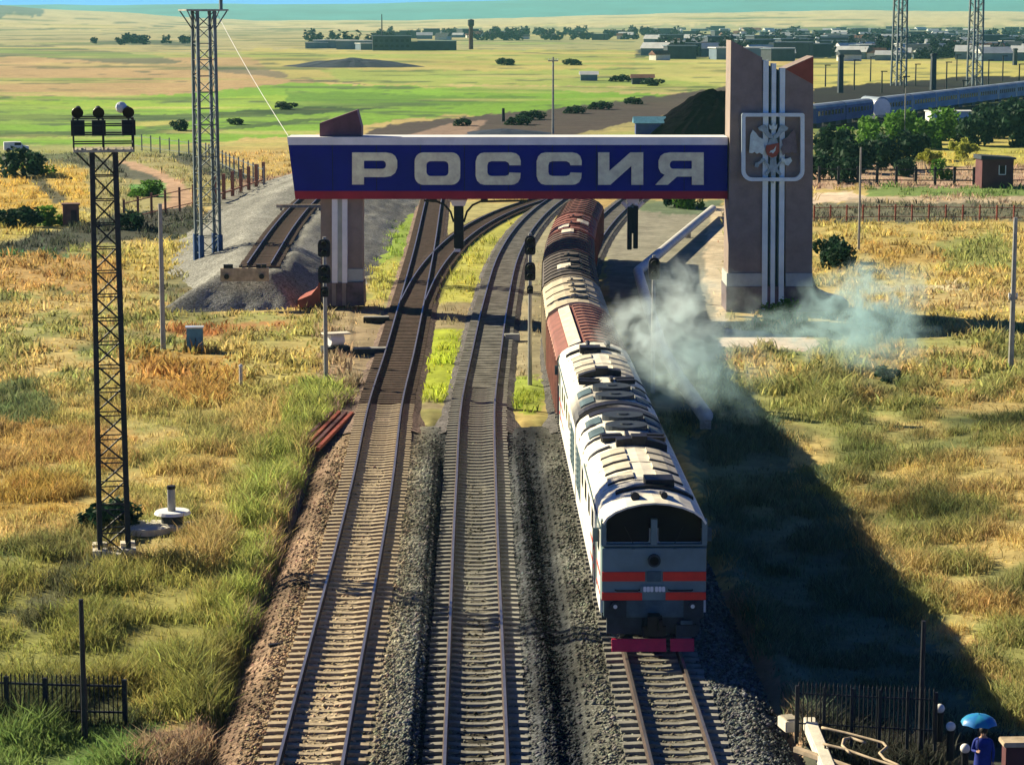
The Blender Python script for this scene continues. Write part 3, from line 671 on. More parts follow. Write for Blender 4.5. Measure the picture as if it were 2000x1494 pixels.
# turnout bearers' dirt is in the land cover; the siding climbs a gravel bank
def sid_z(y): return SID_Z + 0 * np.asarray(y, float)
TRS = make_track('short siding track ending at the gravel buffer mound left of the gate', SID, SIa, SIb, 1, lambda y: 'sleeper_wood', zf=sid_z)

# gravel bank under the siding with its end mound
def bank():
    Ys = np.concatenate([np.arange(143, 158, .5), np.arange(158, 270, 1.5)]); off = np.linspace(-13, 13, 66)
    YY, OO = np.meshgrid(Ys, off, indexing='ij')
    Xc = SID(np.clip(Ys, SIa, SIb)) + np.where(Ys < SIa, (Ys - SIa) * .18, 0); XX = Xc[:, None] + OO
    lw = np.interp(Ys, [143, 153, 160, 172, 182, 200, 270], [1.5, 1.7, 1.8, 2.0, 2.6, 3.5, 4.0]); rw = np.interp(Ys, [143, 153, 160, 172, 200, 270], [1.5, 1.7, 1.8, 1.8, 2.4, 3.0])
    dl = np.where(OO < 0, np.maximum(-OO - lw[:, None], 0), np.maximum(OO - rw[:, None], 0))
    zt = np.interp(Ys, [143, 149.6, 153.4, 154.2, 270], [-.9, -.5, 1.98, 2.0, 1.96])
    Z = np.minimum(2.0 - dl * np.interp(Ys, [143, 158, 172, 270], [.72, .72, .34, .30])[:, None], zt[:, None]) ; Z = np.maximum(Z, -.5)
    Z = Z + (fbm(XX / 1.5, YY / 1.5, 131) - .5) * .38 + (vnoise(XX * 3, YY * 3, 137) - .5) * .14 - .05 - .06 * np.exp(-(OO / 1.4) ** 2) * (YY > SIa)
    C = np.ones(XX.shape + (3,)) * np.array((.25, .25, .225)) * (.55 + .9 * fbm(XX / 3, YY / 5, 133))[..., None]
    grid_mesh('gravel_bank', XX, YY, Z, C, MAT_BAL)
bank()

# ------------------------------------------------------------------ grass (nobody could count it)
def blades_mesh(name, X, Y, Zg, Hh, Wd, C, lean, label=None):
    n = len(X); ang = rng.uniform(0, 2 * np.pi, n); la = rng.uniform(0, 2 * np.pi, n)
    dx = np.cos(ang) * Wd / 2; dy = np.sin(ang) * Wd / 2
    lx = np.cos(la) * lean * Hh; ly = np.sin(la) * lean * Hh
    v = np.empty((n, 5, 3), np.float32)
    v[:, 0] = np.stack([X - dx, Y - dy, Zg - .05], -1); v[:, 1] = np.stack([X + dx, Y + dy, Zg - .05], -1)
    v[:, 2] = np.stack([X + dx * .8 + lx * .35, Y + dy * .8 + ly * .35, Zg + Hh * .6], -1); v[:, 3] = np.stack([X - dx * .8 + lx * .35, Y - dy * .8 + ly * .35, Zg + Hh * .6], -1)
    v[:, 4] = np.stack([X + lx, Y + ly, Zg + Hh], -1)
    me = bpy.data.meshes.new(name); me.vertices.add(n * 5); me.vertices.foreach_set('co', v.ravel())
    base = (np.arange(n) * 5)[:, None]
    li = (base + np.array([0, 1, 2, 3, 3, 2, 4])[None, :]).astype(np.int32)
    me.loops.add(n * 7); me.loops.foreach_set('vertex_index', li.ravel())
    me.polygons.add(n * 2)
    ls = np.stack([np.arange(n) * 7, np.arange(n) * 7 + 4], -1).astype(np.int32).ravel(); me.polygons.foreach_set('loop_start', ls)
    me.polygons.foreach_set('loop_total', np.tile(np.array([4, 3], np.int32), n))
    a = me.color_attributes.new('land', 'FLOAT_COLOR', 'POINT')
    cc = np.repeat(np.concatenate([C, np.ones((n, 1))], -1)[:, None, :], 5, 1)
    a.data.foreach_set('color', cc.astype(np.float32).ravel())
    me.materials.append(M['blade']); me.update(calc_edges=True)
    o = bpy.data.objects.new(name, me); COL.objects.link(o)
    tag(o, label, 'grass', None, 'stuff'); return o
BARE = [[(430, 1400), (490, 1240), (560, 1010), (618, 850), (670, 790), (760, 760), (1090, 800), (1380, 860), (1410, 1100), (1450, 1180), (1540, 1330), (1570, 1440), (1830, 1450), (1850, 1392), (2600, 1392), (2600, 2000), (400, 2000), (415, 1440)],
        [(640, 610), (1420, 580), (1420, 690), (1330, 800), (700, 770)], [(695, 392), (1420, 388), (1420, 700), (695, 620)],
        [(430, 372), (690, 352), (690, 600), (560, 605), (365, 610), (400, 430)], [(1416, 640), (1605, 664), (1595, 684), (1400, 676)], [(1588, 372), (1760, 372), (1760, 396), (1588, 400)],
        [(225, 315), (270, 318), (350, 352), (385, 380), (370, 410), (300, 415)], [(1410, 560), (1640, 560), (1640, 640), (1410, 640)]]
TALL = [[(700, 700), (730, 740), (690, 760), (620, 830), (565, 980), (505, 1100), (470, 1240), (430, 1390), (330, 1400), (330, 1200), (430, 1000), (540, 800), (600, 720)],
        [(1340, 770), (1480, 790), (1800, 1180), (1990, 1400), (1600, 1440), (1470, 1180), (1420, 1090)][:0] or [(0, 0), (1, 0), (0, 1)], [(1500, 690), (1680, 700), (1650, 820), (1500, 800)]]
LIMEZ = [[(843, 640), (905, 640), (895, 740), (870, 785), (812, 785), (828, 700)], [(985, 735), (1050, 730), (1075, 790), (1030, 812), (985, 790)], [(722, 520), (790, 500), (770, 590), (710, 585)], [(745, 400), (840, 396), (830, 470), (800, 520), (770, 575), (715, 520), (740, 450)], [(870, 560), (915, 490), (1010, 425), (1060, 410), (980, 500), (930, 590)], [(640, 760), (720, 745), (720, 780), (650, 790)]]
def scatter(n, y0, y1, hrange, wr, seed, zones=None, pw=1.0):
    r = np.random.default_rng(seed)
    # denser where it is nearer: uniform in the picture's rows would be too strong, so a blend
    t = r.uniform(0, 1, n); Y = y0 * (y1 / y0) ** (t ** pw)
    px = r.uniform(-140, 2140, n); X = (px - CX) / F_PX * (Y + 3)
    px, py = proj_np(X, Y)
    jx = (fbm(X / 1.2, Y / 2, 201) - .5) * 34 * (70 / np.maximum(Y, 60)); keep = np.ones(n, bool)
    if zones is None:
        for b in BARE: keep &= ~in_poly(px + jx, py, b)
    else:
        k2 = np.zeros(n, bool)
        for b in zones: k2 |= in_poly(px + jx, py, b)
        keep = k2
    keep &= corridor(X, Y) < (.5 if zones is None else .85)
    cl = fbm(X / 1.6, Y / 2.4, 207); keep &= r.uniform(0, 1, n) < sstep(.34, .58, cl) + .12
    X, Y, px, py, cl = X[keep], Y[keep], px[keep], py[keep], cl[keep]
    tall = np.zeros(len(X), bool)
    for b in TALL: tall |= in_poly(px, py, b)
    h = r.uniform(hrange[0], hrange[1], len(X)) * (.4 + 1.5 * sstep(.35, .75, cl)) * np.where(tall, 1.5, 1.0)
    C = land(X, Y) * r.uniform(.7, 1.45, (len(X), 1)) * (1 + r.normal(0, .06, (len(X), 3)))
    return X, Y, h, np.clip(C, .005, .85)
def tufts(name, n, y0, y1, hr, wr, seed, k, spread, zones=None, label=None, pw=1.0):
    X, Y, h, C = scatter(n, y0, y1, hr, wr, seed, zones, pw)
    r = np.random.default_rng(seed + 1); m = len(X)
    X = np.repeat(X, k) + r.normal(0, spread, m * k); Y = np.repeat(Y, k) + r.normal(0, spread, m * k)
    h = np.repeat(h, k) * r.uniform(.6, 1.25, m * k); C = np.repeat(C, k, 0) * r.uniform(.75, 1.3, (m * k, 1))
    blades_mesh(name, X, Y, relief(X, Y), h, r.uniform(wr[0], wr[1], m * k), np.clip(C, .005, .9), r.uniform(.25, 1.1, m * k), label)
tufts('dry_grass', 84000, 56, 120, (.16, .42), (.018, .05), 301, 7, .20, None, 'long dry yellow and olive grass of the banks beside the tracks')
tufts('dry_grass', 36000, 112, 330, (.16, .42), (.07, .16), 311, 5, .3, None, 'dry yellow grass of the fields around the gate, farther off')
tufts('green_grass', 26000, 95, 215, (.16, .34), (.05, .09), 321, 5, .14, LIMEZ, 'short lime green grass growing between the tracks', .8)
tufts('green_grass', 5200, 56, 66, (.2, .5), (.04, .08), 331, 6, .14, [[(-60, 1425), (260, 1410), (330, 1420), (270, 1470), (230, 1560), (-60, 1600)]], 'leafy green weeds in the bottom left corner', 1)
tufts('dry_grass', 9000, 102, 190, (.08, .26), (.03, .07), 341, 5, .25, [[(640, 605), (1090, 560), (1095, 800), (640, 780)], [(700, 396), (1085, 396), (1085, 600), (700, 600)], [(1400, 560), (1640, 600), (1640, 640), (1420, 640)]], 'sparse low weeds and dry grass between the tracks near the gate', .9)
tufts('dry_grass', 2600, 143, 260, (.08, .3), (.05, .12), 351, 5, .3, [[(430, 372), (690, 352), (690, 600), (560, 605), (365, 610), (400, 430)]], 'sparse weeds at the foot of the gravel bank', .9)

# ------------------------------------------------------------------ diesel locomotive (one section; its twin is a copy turned round)
def soot_roof():
    m = mat('sooty_cream_roof', (.86, .80, .66), .65, 0, .22, 1.4)
    nt = m.node_tree; n = nt.nodes; l = nt.links; b = n['Principled BSDF']
    old = b.inputs['Base Color'].links[0].from_socket
    tc = n.new('ShaderNodeTexCoord'); sp = n.new('ShaderNodeSeparateXYZ'); l.new(tc.outputs['Object'], sp.inputs[0])
    nz = n.new('ShaderNodeTexNoise'); nz.inputs['Scale'].default_value = 1.1; nz.inputs['Detail'].default_value = 6; l.new(tc.outputs['Object'], nz.inputs['Vector'])
    mr = n.new('ShaderNodeMapRange'); mr.inputs[1].default_value = 2.4; mr.inputs[2].default_value = 6.5; l.new(sp.outputs[1], mr.inputs[0])
    ax = n.new('ShaderNodeMath'); ax.operation = 'MULTIPLY_ADD'; ax.inputs[1].default_value = .30; ax.inputs[2].default_value = .05; l.new(sp.outputs[0], ax.inputs[0])
    ad = n.new('ShaderNodeMath'); ad.operation = 'ADD'; l.new(nz.outputs['Fac'], ad.inputs[0]); l.new(ax.outputs[0], ad.inputs[1])
    gt = n.new('ShaderNodeMapRange'); gt.inputs[1].default_value = .42; gt.inputs[2].default_value = .72; l.new(ad.outputs[0], gt.inputs[0])
    mu = n.new('ShaderNodeMath'); mu.operation = 'MULTIPLY'; l.new(gt.outputs[0], mu.inputs[0]); l.new(mr.outputs[0], mu.inputs[1])
    mx = n.new('ShaderNodeMix'); mx.data_type = 'RGBA'; l.new(mu.outputs[0], mx.inputs[0]); l.new(old, mx.inputs[6]); mx.inputs[7].default_value = (.06, .06, .065, 1)
    l.new(mx.outputs[2], b.inputs['Base Color']); return m
M['roof_loco'] = soot_roof()
RP = [(1.54, 3.72), (1.50, 3.92), (1.38, 4.10), (1.15, 4.26), (.8, 4.40), (.4, 4.49), (0, 4.52)]
RPF = [(-x, z) for x, z in RP] + [(x, z) for x, z in RP[::-1][1:]]
def rz(x): return float(np.interp(abs(x), [p[0] for p in RP[::-1]], [p[1] for p in RP[::-1]]))
def arc_band(b, y0, y1, x0, x1, t0=.012, t1=.05, n=14):
    xs = np.linspace(x0, x1, n)
    b.loft([[(x, y, rz(x) + t) for x in xs] + [(x, y, rz(x) + t0 - .04) for x in xs[::-1]] for y, t in ((y0, t1), (y1, t1))])
def wheels(t, bogie, ys):
    for y in ys:
        for s in (-1, 1):
            b = MB(); b.tube((s * .73, y, .50), (s * .86, y, .50), .50, 20); b.tube((s * .86, y, .50), (s * .93, y, .50), .2, 12)
            b.build('wheel', M['under'], bogie)
def make_loco():
    t = empty('diesel_locomotive', (0, 0, 0), 0, 'pale grey diesel locomotive section with orange striped front leading the train', 'locomotive', 'locomotive sections')
    b = MB(); pr = [(-1.54, 1.18), (-1.54, 3.72), (1.54, 3.72), (1.54, 1.18)]
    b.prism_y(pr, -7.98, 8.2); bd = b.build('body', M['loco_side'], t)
    b = MB(); b.prism_y(RPF + [(1.50, 3.70), (-1.50, 3.70)], -7.98, 8.2); RV = [q for q in RPF if q[1] > 3.9]
    b.loft([[(x, y, z) for x, z in RV] + [(x * .975, y, z - .05) for x, z in RV[::-1]] for y in (-8.42, -7.98)]); rf = b.build('roof', M['roof_loco'], t)
    # cab front
    b = MB(); b.loft([[(-1.54, -8.0, 1.62), (1.54, -8.0, 1.62), (1.54, -8.0, 3.20), (-1.54, -8.0, 3.20)], [(-1.50, -8.30, 1.62), (1.50, -8.30, 1.62), (1.50, -8.24, 3.14), (-1.50, -8.24, 3.14)]])
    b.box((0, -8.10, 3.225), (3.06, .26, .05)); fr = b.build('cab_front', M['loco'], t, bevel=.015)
    for x, w_, h_ in ((0, .18, .74), (-1.46, .15, .72), (1.46, .15, .72)): b = MB(); b.box((x, -8.10, 3.25 + h_ / 2), (w_, .24, h_)); b.build('window_pillar', M['loco'], t)
    b = MB(); hd = [(x * .972, z - .055) for x, z in RPF if z > 3.9]; b.prism_y(hd + [(1.38, 3.70), (-1.38, 3.70)], -8.04, -7.985); b.build('window_header', M['glass'], t)
    for s in (-1, 1):
        b = MB(); b.prism_y(rrect(min(s * .14, s * 1.37), 3.29, max(s * .14, s * 1.37), 3.96, .06), -8.055, -8.0)
        w = b.build('windscreen', M['glass'], t)
        b = MB(); b.bar((s * .6, -8.14, 3.27), (s * .85, -8.08, 3.75), .02); b.box((s * .6, -8.2, 3.06), (.10, .08, .16)); b.build('wiper', M['black'], w)
    for z0, z1, xi in ((2.19, 2.46, .26), (1.63, 1.86, .34)):
        for s in (-1, 1):
            b = MB(); yb = -8.30 + (z0 - 1.62) / 1.52 * .06
            b.box((s * (xi + 1.505) / 2, yb - .012 + .01, (z0 + z1) / 2), (1.505 - xi, .05, z1 - z0)); b.build('red_stripe', M['stripe'], t)
            b = MB(); b.box((s * 1.5425, -5.2, (z0 + z1) / 2), (.012, 5.4, (z1 - z0) * .45)); b.build('red_stripe', M['stripe'], t)
    b = MB(); b.tube((0, -8.2, 2.80), (0, -8.37, 2.80), .185, 24); hl = b.build('headlight', M['under'], t)
    b = MB(); b.tube((0, -8.372, 2.80), (0, -8.378, 2.80), .13, 20); b.tube((0, -8.37, 2.80), (0, -8.40, 2.80), .035, 10); b.build('lens', M['glass'], hl)
    b = MB(); b.box((0, -8.305, 2.33), (.40, .04, .30)); b.build('front_door', M['under_plate'], t)
    b = MB(); b.box((-.02, -8.335, 1.96), (.74, .02, .21)); pl = b.build('number_plate', M['loco'], t)
    for xx in (-.30, -.20, -.10, .04, .14, .24):
        # pale raised figures, too blurred in the photograph to read
        shape2d('figure', [rrect(xx - .01, 1.885, xx + .08, 2.04, .03)], .02, M['white'], pl).location = (0, -8.35, 0)
    for s in (-1, 1):
        b = MB(); b.poly_tube([(s * .42, -8.30, 1.93), (s * .46, -8.40, 1.93), (s * 1.08, -8.40, 1.93), (s * 1.12, -8.30, 1.93)], .022, 6); b.build('handrail', M['black'], t)
        b = MB(); b.tube((s * 1.12, -8.28, 1.46), (s * 1.12, -8.40, 1.46), .13, 16); bf = b.build('buffer_lamp', M['under'], t)
        b = MB(); b.tube((s * 1.12, -8.40, 1.46), (s * 1.12, -8.41, 1.46), .06, 12); b.build('lens', M['lamp_glass'], bf)
    b = MB(); b.box((0, -8.12, 1.36), (2.9, .30, .52)); b.build('buffer_beam', M['under_plate'], t, bevel=.02)
    b = MB(); b.box((-1.1, -8.2, 1.36), (.62, .2, .5)); b.box((1.15, -8.2, 1.36), (.56, .2, .5)); b.box((0, -8.05, .85), (2.7, .3, .5)); b.box((.95, -8.25, .72), (.6, .25, .35)); b.build('apron', M['under'], t)
    b = MB(); b.box((.95, -8.39, .98), (.34, .03, .12)); b.build('step_plate', M['under_plate'], t)
    b = MB(); b.box((0, -8.5, 1.06), (.34, .5, .36)); b.box((0, -8.78, 1.06), (.42, .2, .44)); b.box((.15, -8.95, 1.06), (.12, .25, .34)); b.box((0, -8.42, .74), (.7, .1, .3)); b.poly_tube([(-.3, -8.3, 1.1), (-.34, -8.5, .85), (-.3, -8.55, .6), (-.24, -8.4, .55)], .035, 6); b.build('coupler', M['black'], t, bevel=.02)
    b = MB()
    for x0, x1 in ((-1.22, .36), (.48, 1.17)):
        b.loft([[(x0, -8.55, .16), (x1, -8.55, .16), (x1, -8.40, .50), (x0, -8.40, .50)], [(x0, -8.48, .16), (x1, -8.48, .16), (x1, -8.34, .50), (x0, -8.34, .50)]])
    b.build('plough', M['plow'], t)
    # running gear
    for yc in (-4.4, 4.4):
        b = MB()
        for s in (-1, 1): b.box((s * 1.05, yc, .68), (.16, 5.2, .36)); [b.box((s * 1.12, yc + q, .52), (.2, .4, .42)) for q in (-1.85, 0, 1.85)]
        b.box((0, yc, .8), (2.0, 1.2, .3)); bo = b.build('bogie', M['under'], t); wheels(t, bo, (yc - 1.85, yc, yc + 1.85))
    b = MB(); b.box((0, 0, .72), (2.8, 3.0, .72)); b.build('fuel_tank', M['under'], t, bevel=.08)
    b = MB(); b.box((0, 0.1, 1.08), (2.96, 16.0, .22)); b.build('frame', M['under'], t)
    # sides
    for s in (-1, 1):
        b = MB(); b.box((s * 1.545, -7.1, 3.2), (.02, .8, .62)); b.build('side_window', M['glass'], t)
        b = MB(); b.box((s * 1.545, -5.9, 2.55), (.02, .62, 1.9)); dr = b.build('side_door', M['loco'], t)
        for y in (-6.4, -5.4):
            b = MB(); b.tube((s * 1.62, y, 1.5), (s * 1.62, y, 3.1), .02, 6); b.build('handrail', M['under'], t)
        for y in (-3.6, -1.4, .8, 3.0):
            b = MB(); b.box((s * 1.545, y, 3.05), (.02, .9, .6)); b.build('side_window', M['glass'], t)
        for y in (5.2, 6.9):
            b = MB(); b.box((s * 1.545, y, 2.6), (.02, 1.4, 1.5))
            for k in range(7): b.box((s * 1.56, y, 2.0 + k * .2), (.03, 1.36, .05))
            b.build('radiator_grille', M['under_plate'], t)
        b = MB(); b.box((s * 1.66, -7.62, 3.42), (.13, .08, .40)); b.bar((s * 1.54, -7.6, 3.6), (s * 1.66, -7.6, 3.6), .03); b.build('mirror', M['under_plate'], t)
        b = MB(); b.box((s * 1.548, -3.2, 3.72), (.05, 9.8, .07)); b.build('gutter', M['under_plate'], t)
    # roof furniture: front at y = -8.4
    for x, q in ((-.52, .17), (.32, .13)):
        b = MB(); b.tube((x, -7.15, rz(x) + .06), (x, -7.75, rz(x) + .10), q * .45, 10, q * .8); b.box((x, -7.1, rz(x)), (.16, .25, .16)); b.build('horn', M['black'], rf, smooth=False)
    b = MB(); arc_band(b, -6.35, -6.08, -1.0, 1.3, .01, .10); b.box((.32, -5.65, 4.60), (.86, .85, .26)); b.box((.32, -5.3, 4.52), (.5, .6, .2)); b.build('roof_grille', M['black'], rf)
    for y, l in ((-4.6, .9), (-3.1, 1.0), (-1.7, .9), (-.5, .8)):
        for s in (-1, 1):
            b = MB(); arc_band(b, y, y + l, min(s * .35, s * 1.12), max(s * .35, s * 1.12), 0, .06, 6); h = b.build('roof_hatch', M['roof_hatch'], rf)
            b = MB(); arc_band(b, y - .10, y - .005, min(s * .33, s * 1.14), max(s * .33, s * 1.14), 0, .045, 6); b.build('hatch_seal', M['black'], h)
    for y in (-5.0, -2.1, .4): b = MB(); arc_band(b, y, y + .05, -1.5, 1.5, 0, .02); b.build('roof_seam', M['roof_hatch'], rf)
    b = MB(); arc_band(b, .75, 1.25, -.55, 1.1, 0, .24, 8); b.box((.2, 1.0, 4.68), (.5, .6, .3)); b.build('exhaust_stack', M['black'], rf)
    for y, x in ((.85, -.75), (3.0, -.95), (5.6, -1.0)): b = MB(); arc_band(b, y, y + .28, -1.53, x, 0, .05, 8); b.build('roof_strap', M['black'], rf)
    for y in (2.0, 2.6):
        b = MB(); b.box((-.62, y, 4.50), (.7, .35, .16), rz=.15); b.build('roof_duct', M['black'], rf)
        b = MB(); b.box((.75, y + .15, 4.48), (.8, .25, .16), rz=-.25); b.build('roof_duct', M['black'], rf)
    b = MB(); b.box((-.1, 2.4, 4.56), (.12, .9, .16)); b.build('roof_duct', M['black'], rf)
    for yc in (4.3, 6.3):
        b = MB(); b.tube((0, yc, 4.42), (0, yc, 4.62), .72, 24); b.tube((0, yc, 4.62), (0, yc, 4.66), .2, 12); fn = b.build('cooling_fan', M['under'], rf)
        for s in (-1, 1): b = MB(); arc_band(b, yc - .6, yc + .6, min(s * .78, s * 1.28), max(s * .78, s * 1.28), 0, .05, 6); b.build('radiator_shutter', M['under_plate'], rf)
    b = MB(); arc_band(b, 7.45, 8.15, -1.1, 1.4, 0, .05); b.build('roof_grille', M['black'], rf)
    b = MB(); b.box((0, 8.45, 2.4), (1.5, .5, 2.4)); b.build('gangway', M['black'], t)
    return t
LOCO = make_loco()
def on_track3(o, Y, flip=False):
    o.location = (float(T3(Y)), Y, float(bed_z(3, Y)) + .278); o.rotation_euler = (0, 0, heading(T3, Y) + (math.pi if flip else 0))
on_track3(LOCO, 74.7)
L2 = dup(LOCO, (0, 0, 0), 0, 'second pale locomotive section, soot blackened roof, coupled behind the striped front'); on_track3(L2, 91.8, True)

# ------------------------------------------------------------------ freight wagons
WP = [(1.58, 3.62), (1.5, 3.8), (1.1, 4.08), (.55, 4.30), (0, 4.38)]
WPF = [(-x, z) for x, z in WP] + [(x, z) for x, z in WP[::-1][1:]]
def wz(x): return float(np.interp(abs(x), [p[0] for p in WP[::-1]], [p[1] for p in WP[::-1]]))
def w_band(b, y0, y1, x0, x1, t=.06, n=10):
    xs = np.linspace(x0, x1, n)
    b.loft([[(x, y, wz(x) + t) for x in xs] + [(x, y, wz(x) - .03) for x in xs[::-1]] for y in (y0, y1)])
def make_wagon(label, side, roof, rib, strip, hatches=0, L=13.2, ribs=13):
    t = empty('freight_wagon', (0, 0, 0), 0, label, 'wagon', 'wagons of the freight train')
    h = L / 2
    b = MB(); b.box((0, 0, 2.42), (3.16, L, 2.4))
    for k in range(11):
        for s in (-1, 1): b.box((s * 1.6, -h + .3 + k * (L - .6) / 10, 2.4), (.08, .14, 2.3))
    bd = b.build('body', M[side], t)
    b = MB(); b.prism_y(WPF + [(1.55, 3.6), (-1.55, 3.6)], -h, h); rf = b.build('roof', M[roof], t)
    for k in range(ribs):
        y = -h + .12 + k * (L - .24) / (ribs - 1); b = MB(); w_band(b, y - .09, y + .09, -.35 if strip else -1.5, 1.56, .07); b.build('roof_rib', M[rib], rf)
    if strip:
        b = MB(); w_band(b, -h + .1, h - .1, -1.05, -.55, .10, 5); b.build('walkway', M['wagon_white'], rf)
    for k in range(hatches):
        y = -h + 1.2 + (k + .5) * (L - 2.4) / max(hatches, 1)
        b = MB(); b.tube((.12, y, 4.33), (.12, y, 4.50), .42, 16); ht = b.build('loading_hatch', M[roof], rf)
        b = MB(); b.box((.12, y - .5, 4.43), (.9, .05, .06)); b.box((-.1, y, 4.52), (.05, 1.0, .05)); b.box((.62, y, 4.40), (.05, 1.0, .06)); b.build('hatch_bar', M['under'], ht)
    for yc in (-h + 2.2, h - 2.2):
        b = MB()
        for s in (-1, 1): b.box((s * 1.0, yc, .55), (.2, 2.4, .4))
        b.box((0, yc, .75), (2.2, .5, .3)); bo = b.build('bogie', M['under'], t); wheels(t, bo, (yc - .92, yc + .92))
    b = MB(); b.box((0, 0, 1.08), (2.6, L, .3)); b.box((0, -h - .3, 1.0), (.3, .7, .3)); b.box((0, h + .3, 1.0), (.3, .7, .3)); b.build('frame', M['under'], t)
    return t
W1 = make_wagon('ribbed oxide red wagon with pale walkway directly behind the locomotive', 'wagon_side', 'wagon_red', 'wagon_side', True)
W2 = make_wagon('dusty tan wagon with roof hatches, second behind the locomotive', 'wagon_tan', 'wagon_tan', 'wagon_tan', False, 4, 12.2, 5)
W3 = make_wagon('sooty dark wagon with one pale patch on its roof', 'wagon_dark', 'wagon_dark', 'wagon_dark', False, 3, 13.2, 9)
W4 = make_wagon('dark red ribbed wagon fourth in the train, just before the gate beam', 'wagon_red', 'wagon_dark', 'wagon_red', False, 0, 13.2, 9)
W5 = make_wagon('oxide red wagon with pale roof patch passing under the gate', 'wagon_red', 'wagon_red', 'wagon_red', False, 2, 13.2, 7)
W6 = make_wagon('rusty red wagon at the rear, mostly hidden by the blue beam', 'wagon_red', 'wagon_red', 'wagon_dark', False, 0, 13.2, 9)
for o, y in ((W1, 107.4), (W2, 121.0), (W3, 134.6), (W4, 148.6), (W5, 162.6), (W6, 176.6)): on_track3(o, y)
for o, y0, x0, w in ((W3, -3.4, -.75, .75), (W5, -1.5, .25, .8), (W4, 4.5, -.6, .8), (W5, -5.4, -.9, .7)):
    b = MB(); w_band(b, y0, y0 + 2.2, x0, x0 + w, .09, 5); b.build('patch_plate', M['wagon_white'], [c for c in o.children if c.name.startswith('roof')][0])

# ------------------------------------------------------------------ the border gate
GYF = 150.0
def g(px, py):
    v = PD(px, py, GYF); return (v.x, v.z)
def gpoly(pts): return [g(*p) for p in pts]
GATE = empty('border_gate', (0, GYF, 0), 0, 'huge blue beamed border gate lettered РОССИЯ on a brown pylon with a crest', 'gate')
TH = 2.7
def slab(name, pts, y0, y1, m, parent, bevel=0.0):
    b = MB(); b.prism_y(gpoly(pts), y0, y1); return b.build(name, M[m], parent, bevel=bevel)
beam = slab('beam', [(563, 283), (1421, 283), (1421, 374), (575, 374)], 0, TH, 'blue', GATE)
slab('cornice', [(561, 268), (1421, 268), (1421, 283.5), (563, 283.5)], -.10, TH + .1, 'white', beam)
slab('red_band', [(575, 373.5), (1421, 373.5), (1421, 389), (577, 389)], -.06, TH + .06, 'red', beam)
for k in range(1, 10):
    xs = 563 + k * 86; b = MB(); (xa, za), (xb, zb) = g(xs, 283.6), g(xs, 373.4); b.box((xa, -.003, (za + zb) / 2), (.035, .02, za - zb)); b.build('panel_seam', M['black'], beam)
def letter(loops):
    shape2d('letter', [[g(*p) for p in lp] for lp in loops], .22, M['cream'], beam).location = (0, -.09, 0)
def pr(x0, y0, x1, y1, r, n=5):      # rounded rectangle in pixels: r = bl, br, tr, tl
    rs = r if hasattr(r, '__len__') else (r,) * 4
    return [(x, -z) for x, z in rrect(x0, -y1, x1, -y0, rs, n)]
letter([[(688, 298), (754, 298), (765, 300), (772, 305), (776, 314), (776, 328), (772, 338), (764, 344), (752, 346), (711, 346), (711, 360.5), (688, 360.5)], pr(711, 314, 754, 330, (2, 7, 7, 2))[::-1]])
letter([pr(810, 298, 899, 361, 17), pr(833, 315, 876, 344, 8)[::-1]])
def cshape(x0):
    x1 = x0 + 88
    o = [(x, y) for x, y in pr(x0, 298, x1, 361, (17, 10, 14, 17))]
    # outer ring cut open at the right
    outer = pr(x0, 298, x1, 361, (17, 12, 16, 17)); inner = pr(x0 + 23, 315, x1 + 30, 344, (8, 0.01, 0.01, 8))
    pts = [(x1, 323), (x1 - 22, 323), (x1 - 24, 318), (x1 - 30, 315), (x0 + 31, 315), (x0 + 25, 317), (x0 + 23, 323), (x0 + 23, 337), (x0 + 25, 342), (x0 + 31, 344), (x1 - 30, 344), (x1 - 24, 342), (x1 - 22, 337), (x1, 338), (x1 - 1, 348), (x1 - 5, 356), (x1 - 12, 360), (x1 - 18, 361), (x0 + 17, 361), (x0 + 9, 359), (x0 + 3, 353), (x0, 344), (x0, 315), (x0 + 3, 306), (x0 + 9, 300), (x0 + 17, 298), (x1 - 18, 298), (x1 - 9, 300), (x1 - 3, 305), (x1, 314)]
    return [pts]
letter(cshape(929)); letter(cshape(1048))
letter([[(1168, 298), (1190, 298), (1190, 334), (1231, 298), (1256, 298), (1256, 361), (1233, 361), (1233, 324), (1192, 361), (1168, 361)]])
letter([[(1374, 298), (1308, 298), (1297, 300), (1290, 305), (1286, 314), (1286, 328), (1290, 337), (1298, 342), (1280, 361), (1304, 361), (1322, 345), (1351, 345), (1351, 361), (1374, 361)], pr(1308, 314, 1351, 330, (7, 2, 2, 7))[::-1]])
# left pylon
lp = slab('left_pylon', [(625, 389.5), (707, 389.5), (707, 596), (625, 598)], .5, 2.3, 'granite', GATE)
slab('pylon_cap', [(623, 267.5), (623, 242), (696, 216), (705, 250), (705, 267.5)], .5, 2.4, 'granite_purple', lp)
slab('white_strip', [(648, 389.5), (659, 389.5), (659, 553), (648, 553)], .1, .5, 'white', lp); slab('white_strip', [(668, 389.5), (678, 389.5), (678, 553), (668, 553)], .1, .5, 'white', lp)
slab('strip_recess', [(659, 389.5), (668, 389.5), (668, 553), (659, 553)], .3, .5, 'pale_band', lp)
slab('stone_band', [(678.5, 527), (708, 527), (708, 552), (678.5, 552)], .42, 2.38, 'pale_band', lp)
slab('plinth', [(628, 553), (709, 553), (711, 598), (628, 600)], .2, 2.6, 'granite_dark', lp)
for x0 in (648, 668): slab('white_strip', [(x0, 553), (x0 + 8, 553), (x0 + 8, 597), (x0, 597)], .08, .3, 'granite', lp)
b = MB(); fl = [(624.8, 545), (619, 562), (607, 577), (580, 588), (580, 602), (624.8, 602)]
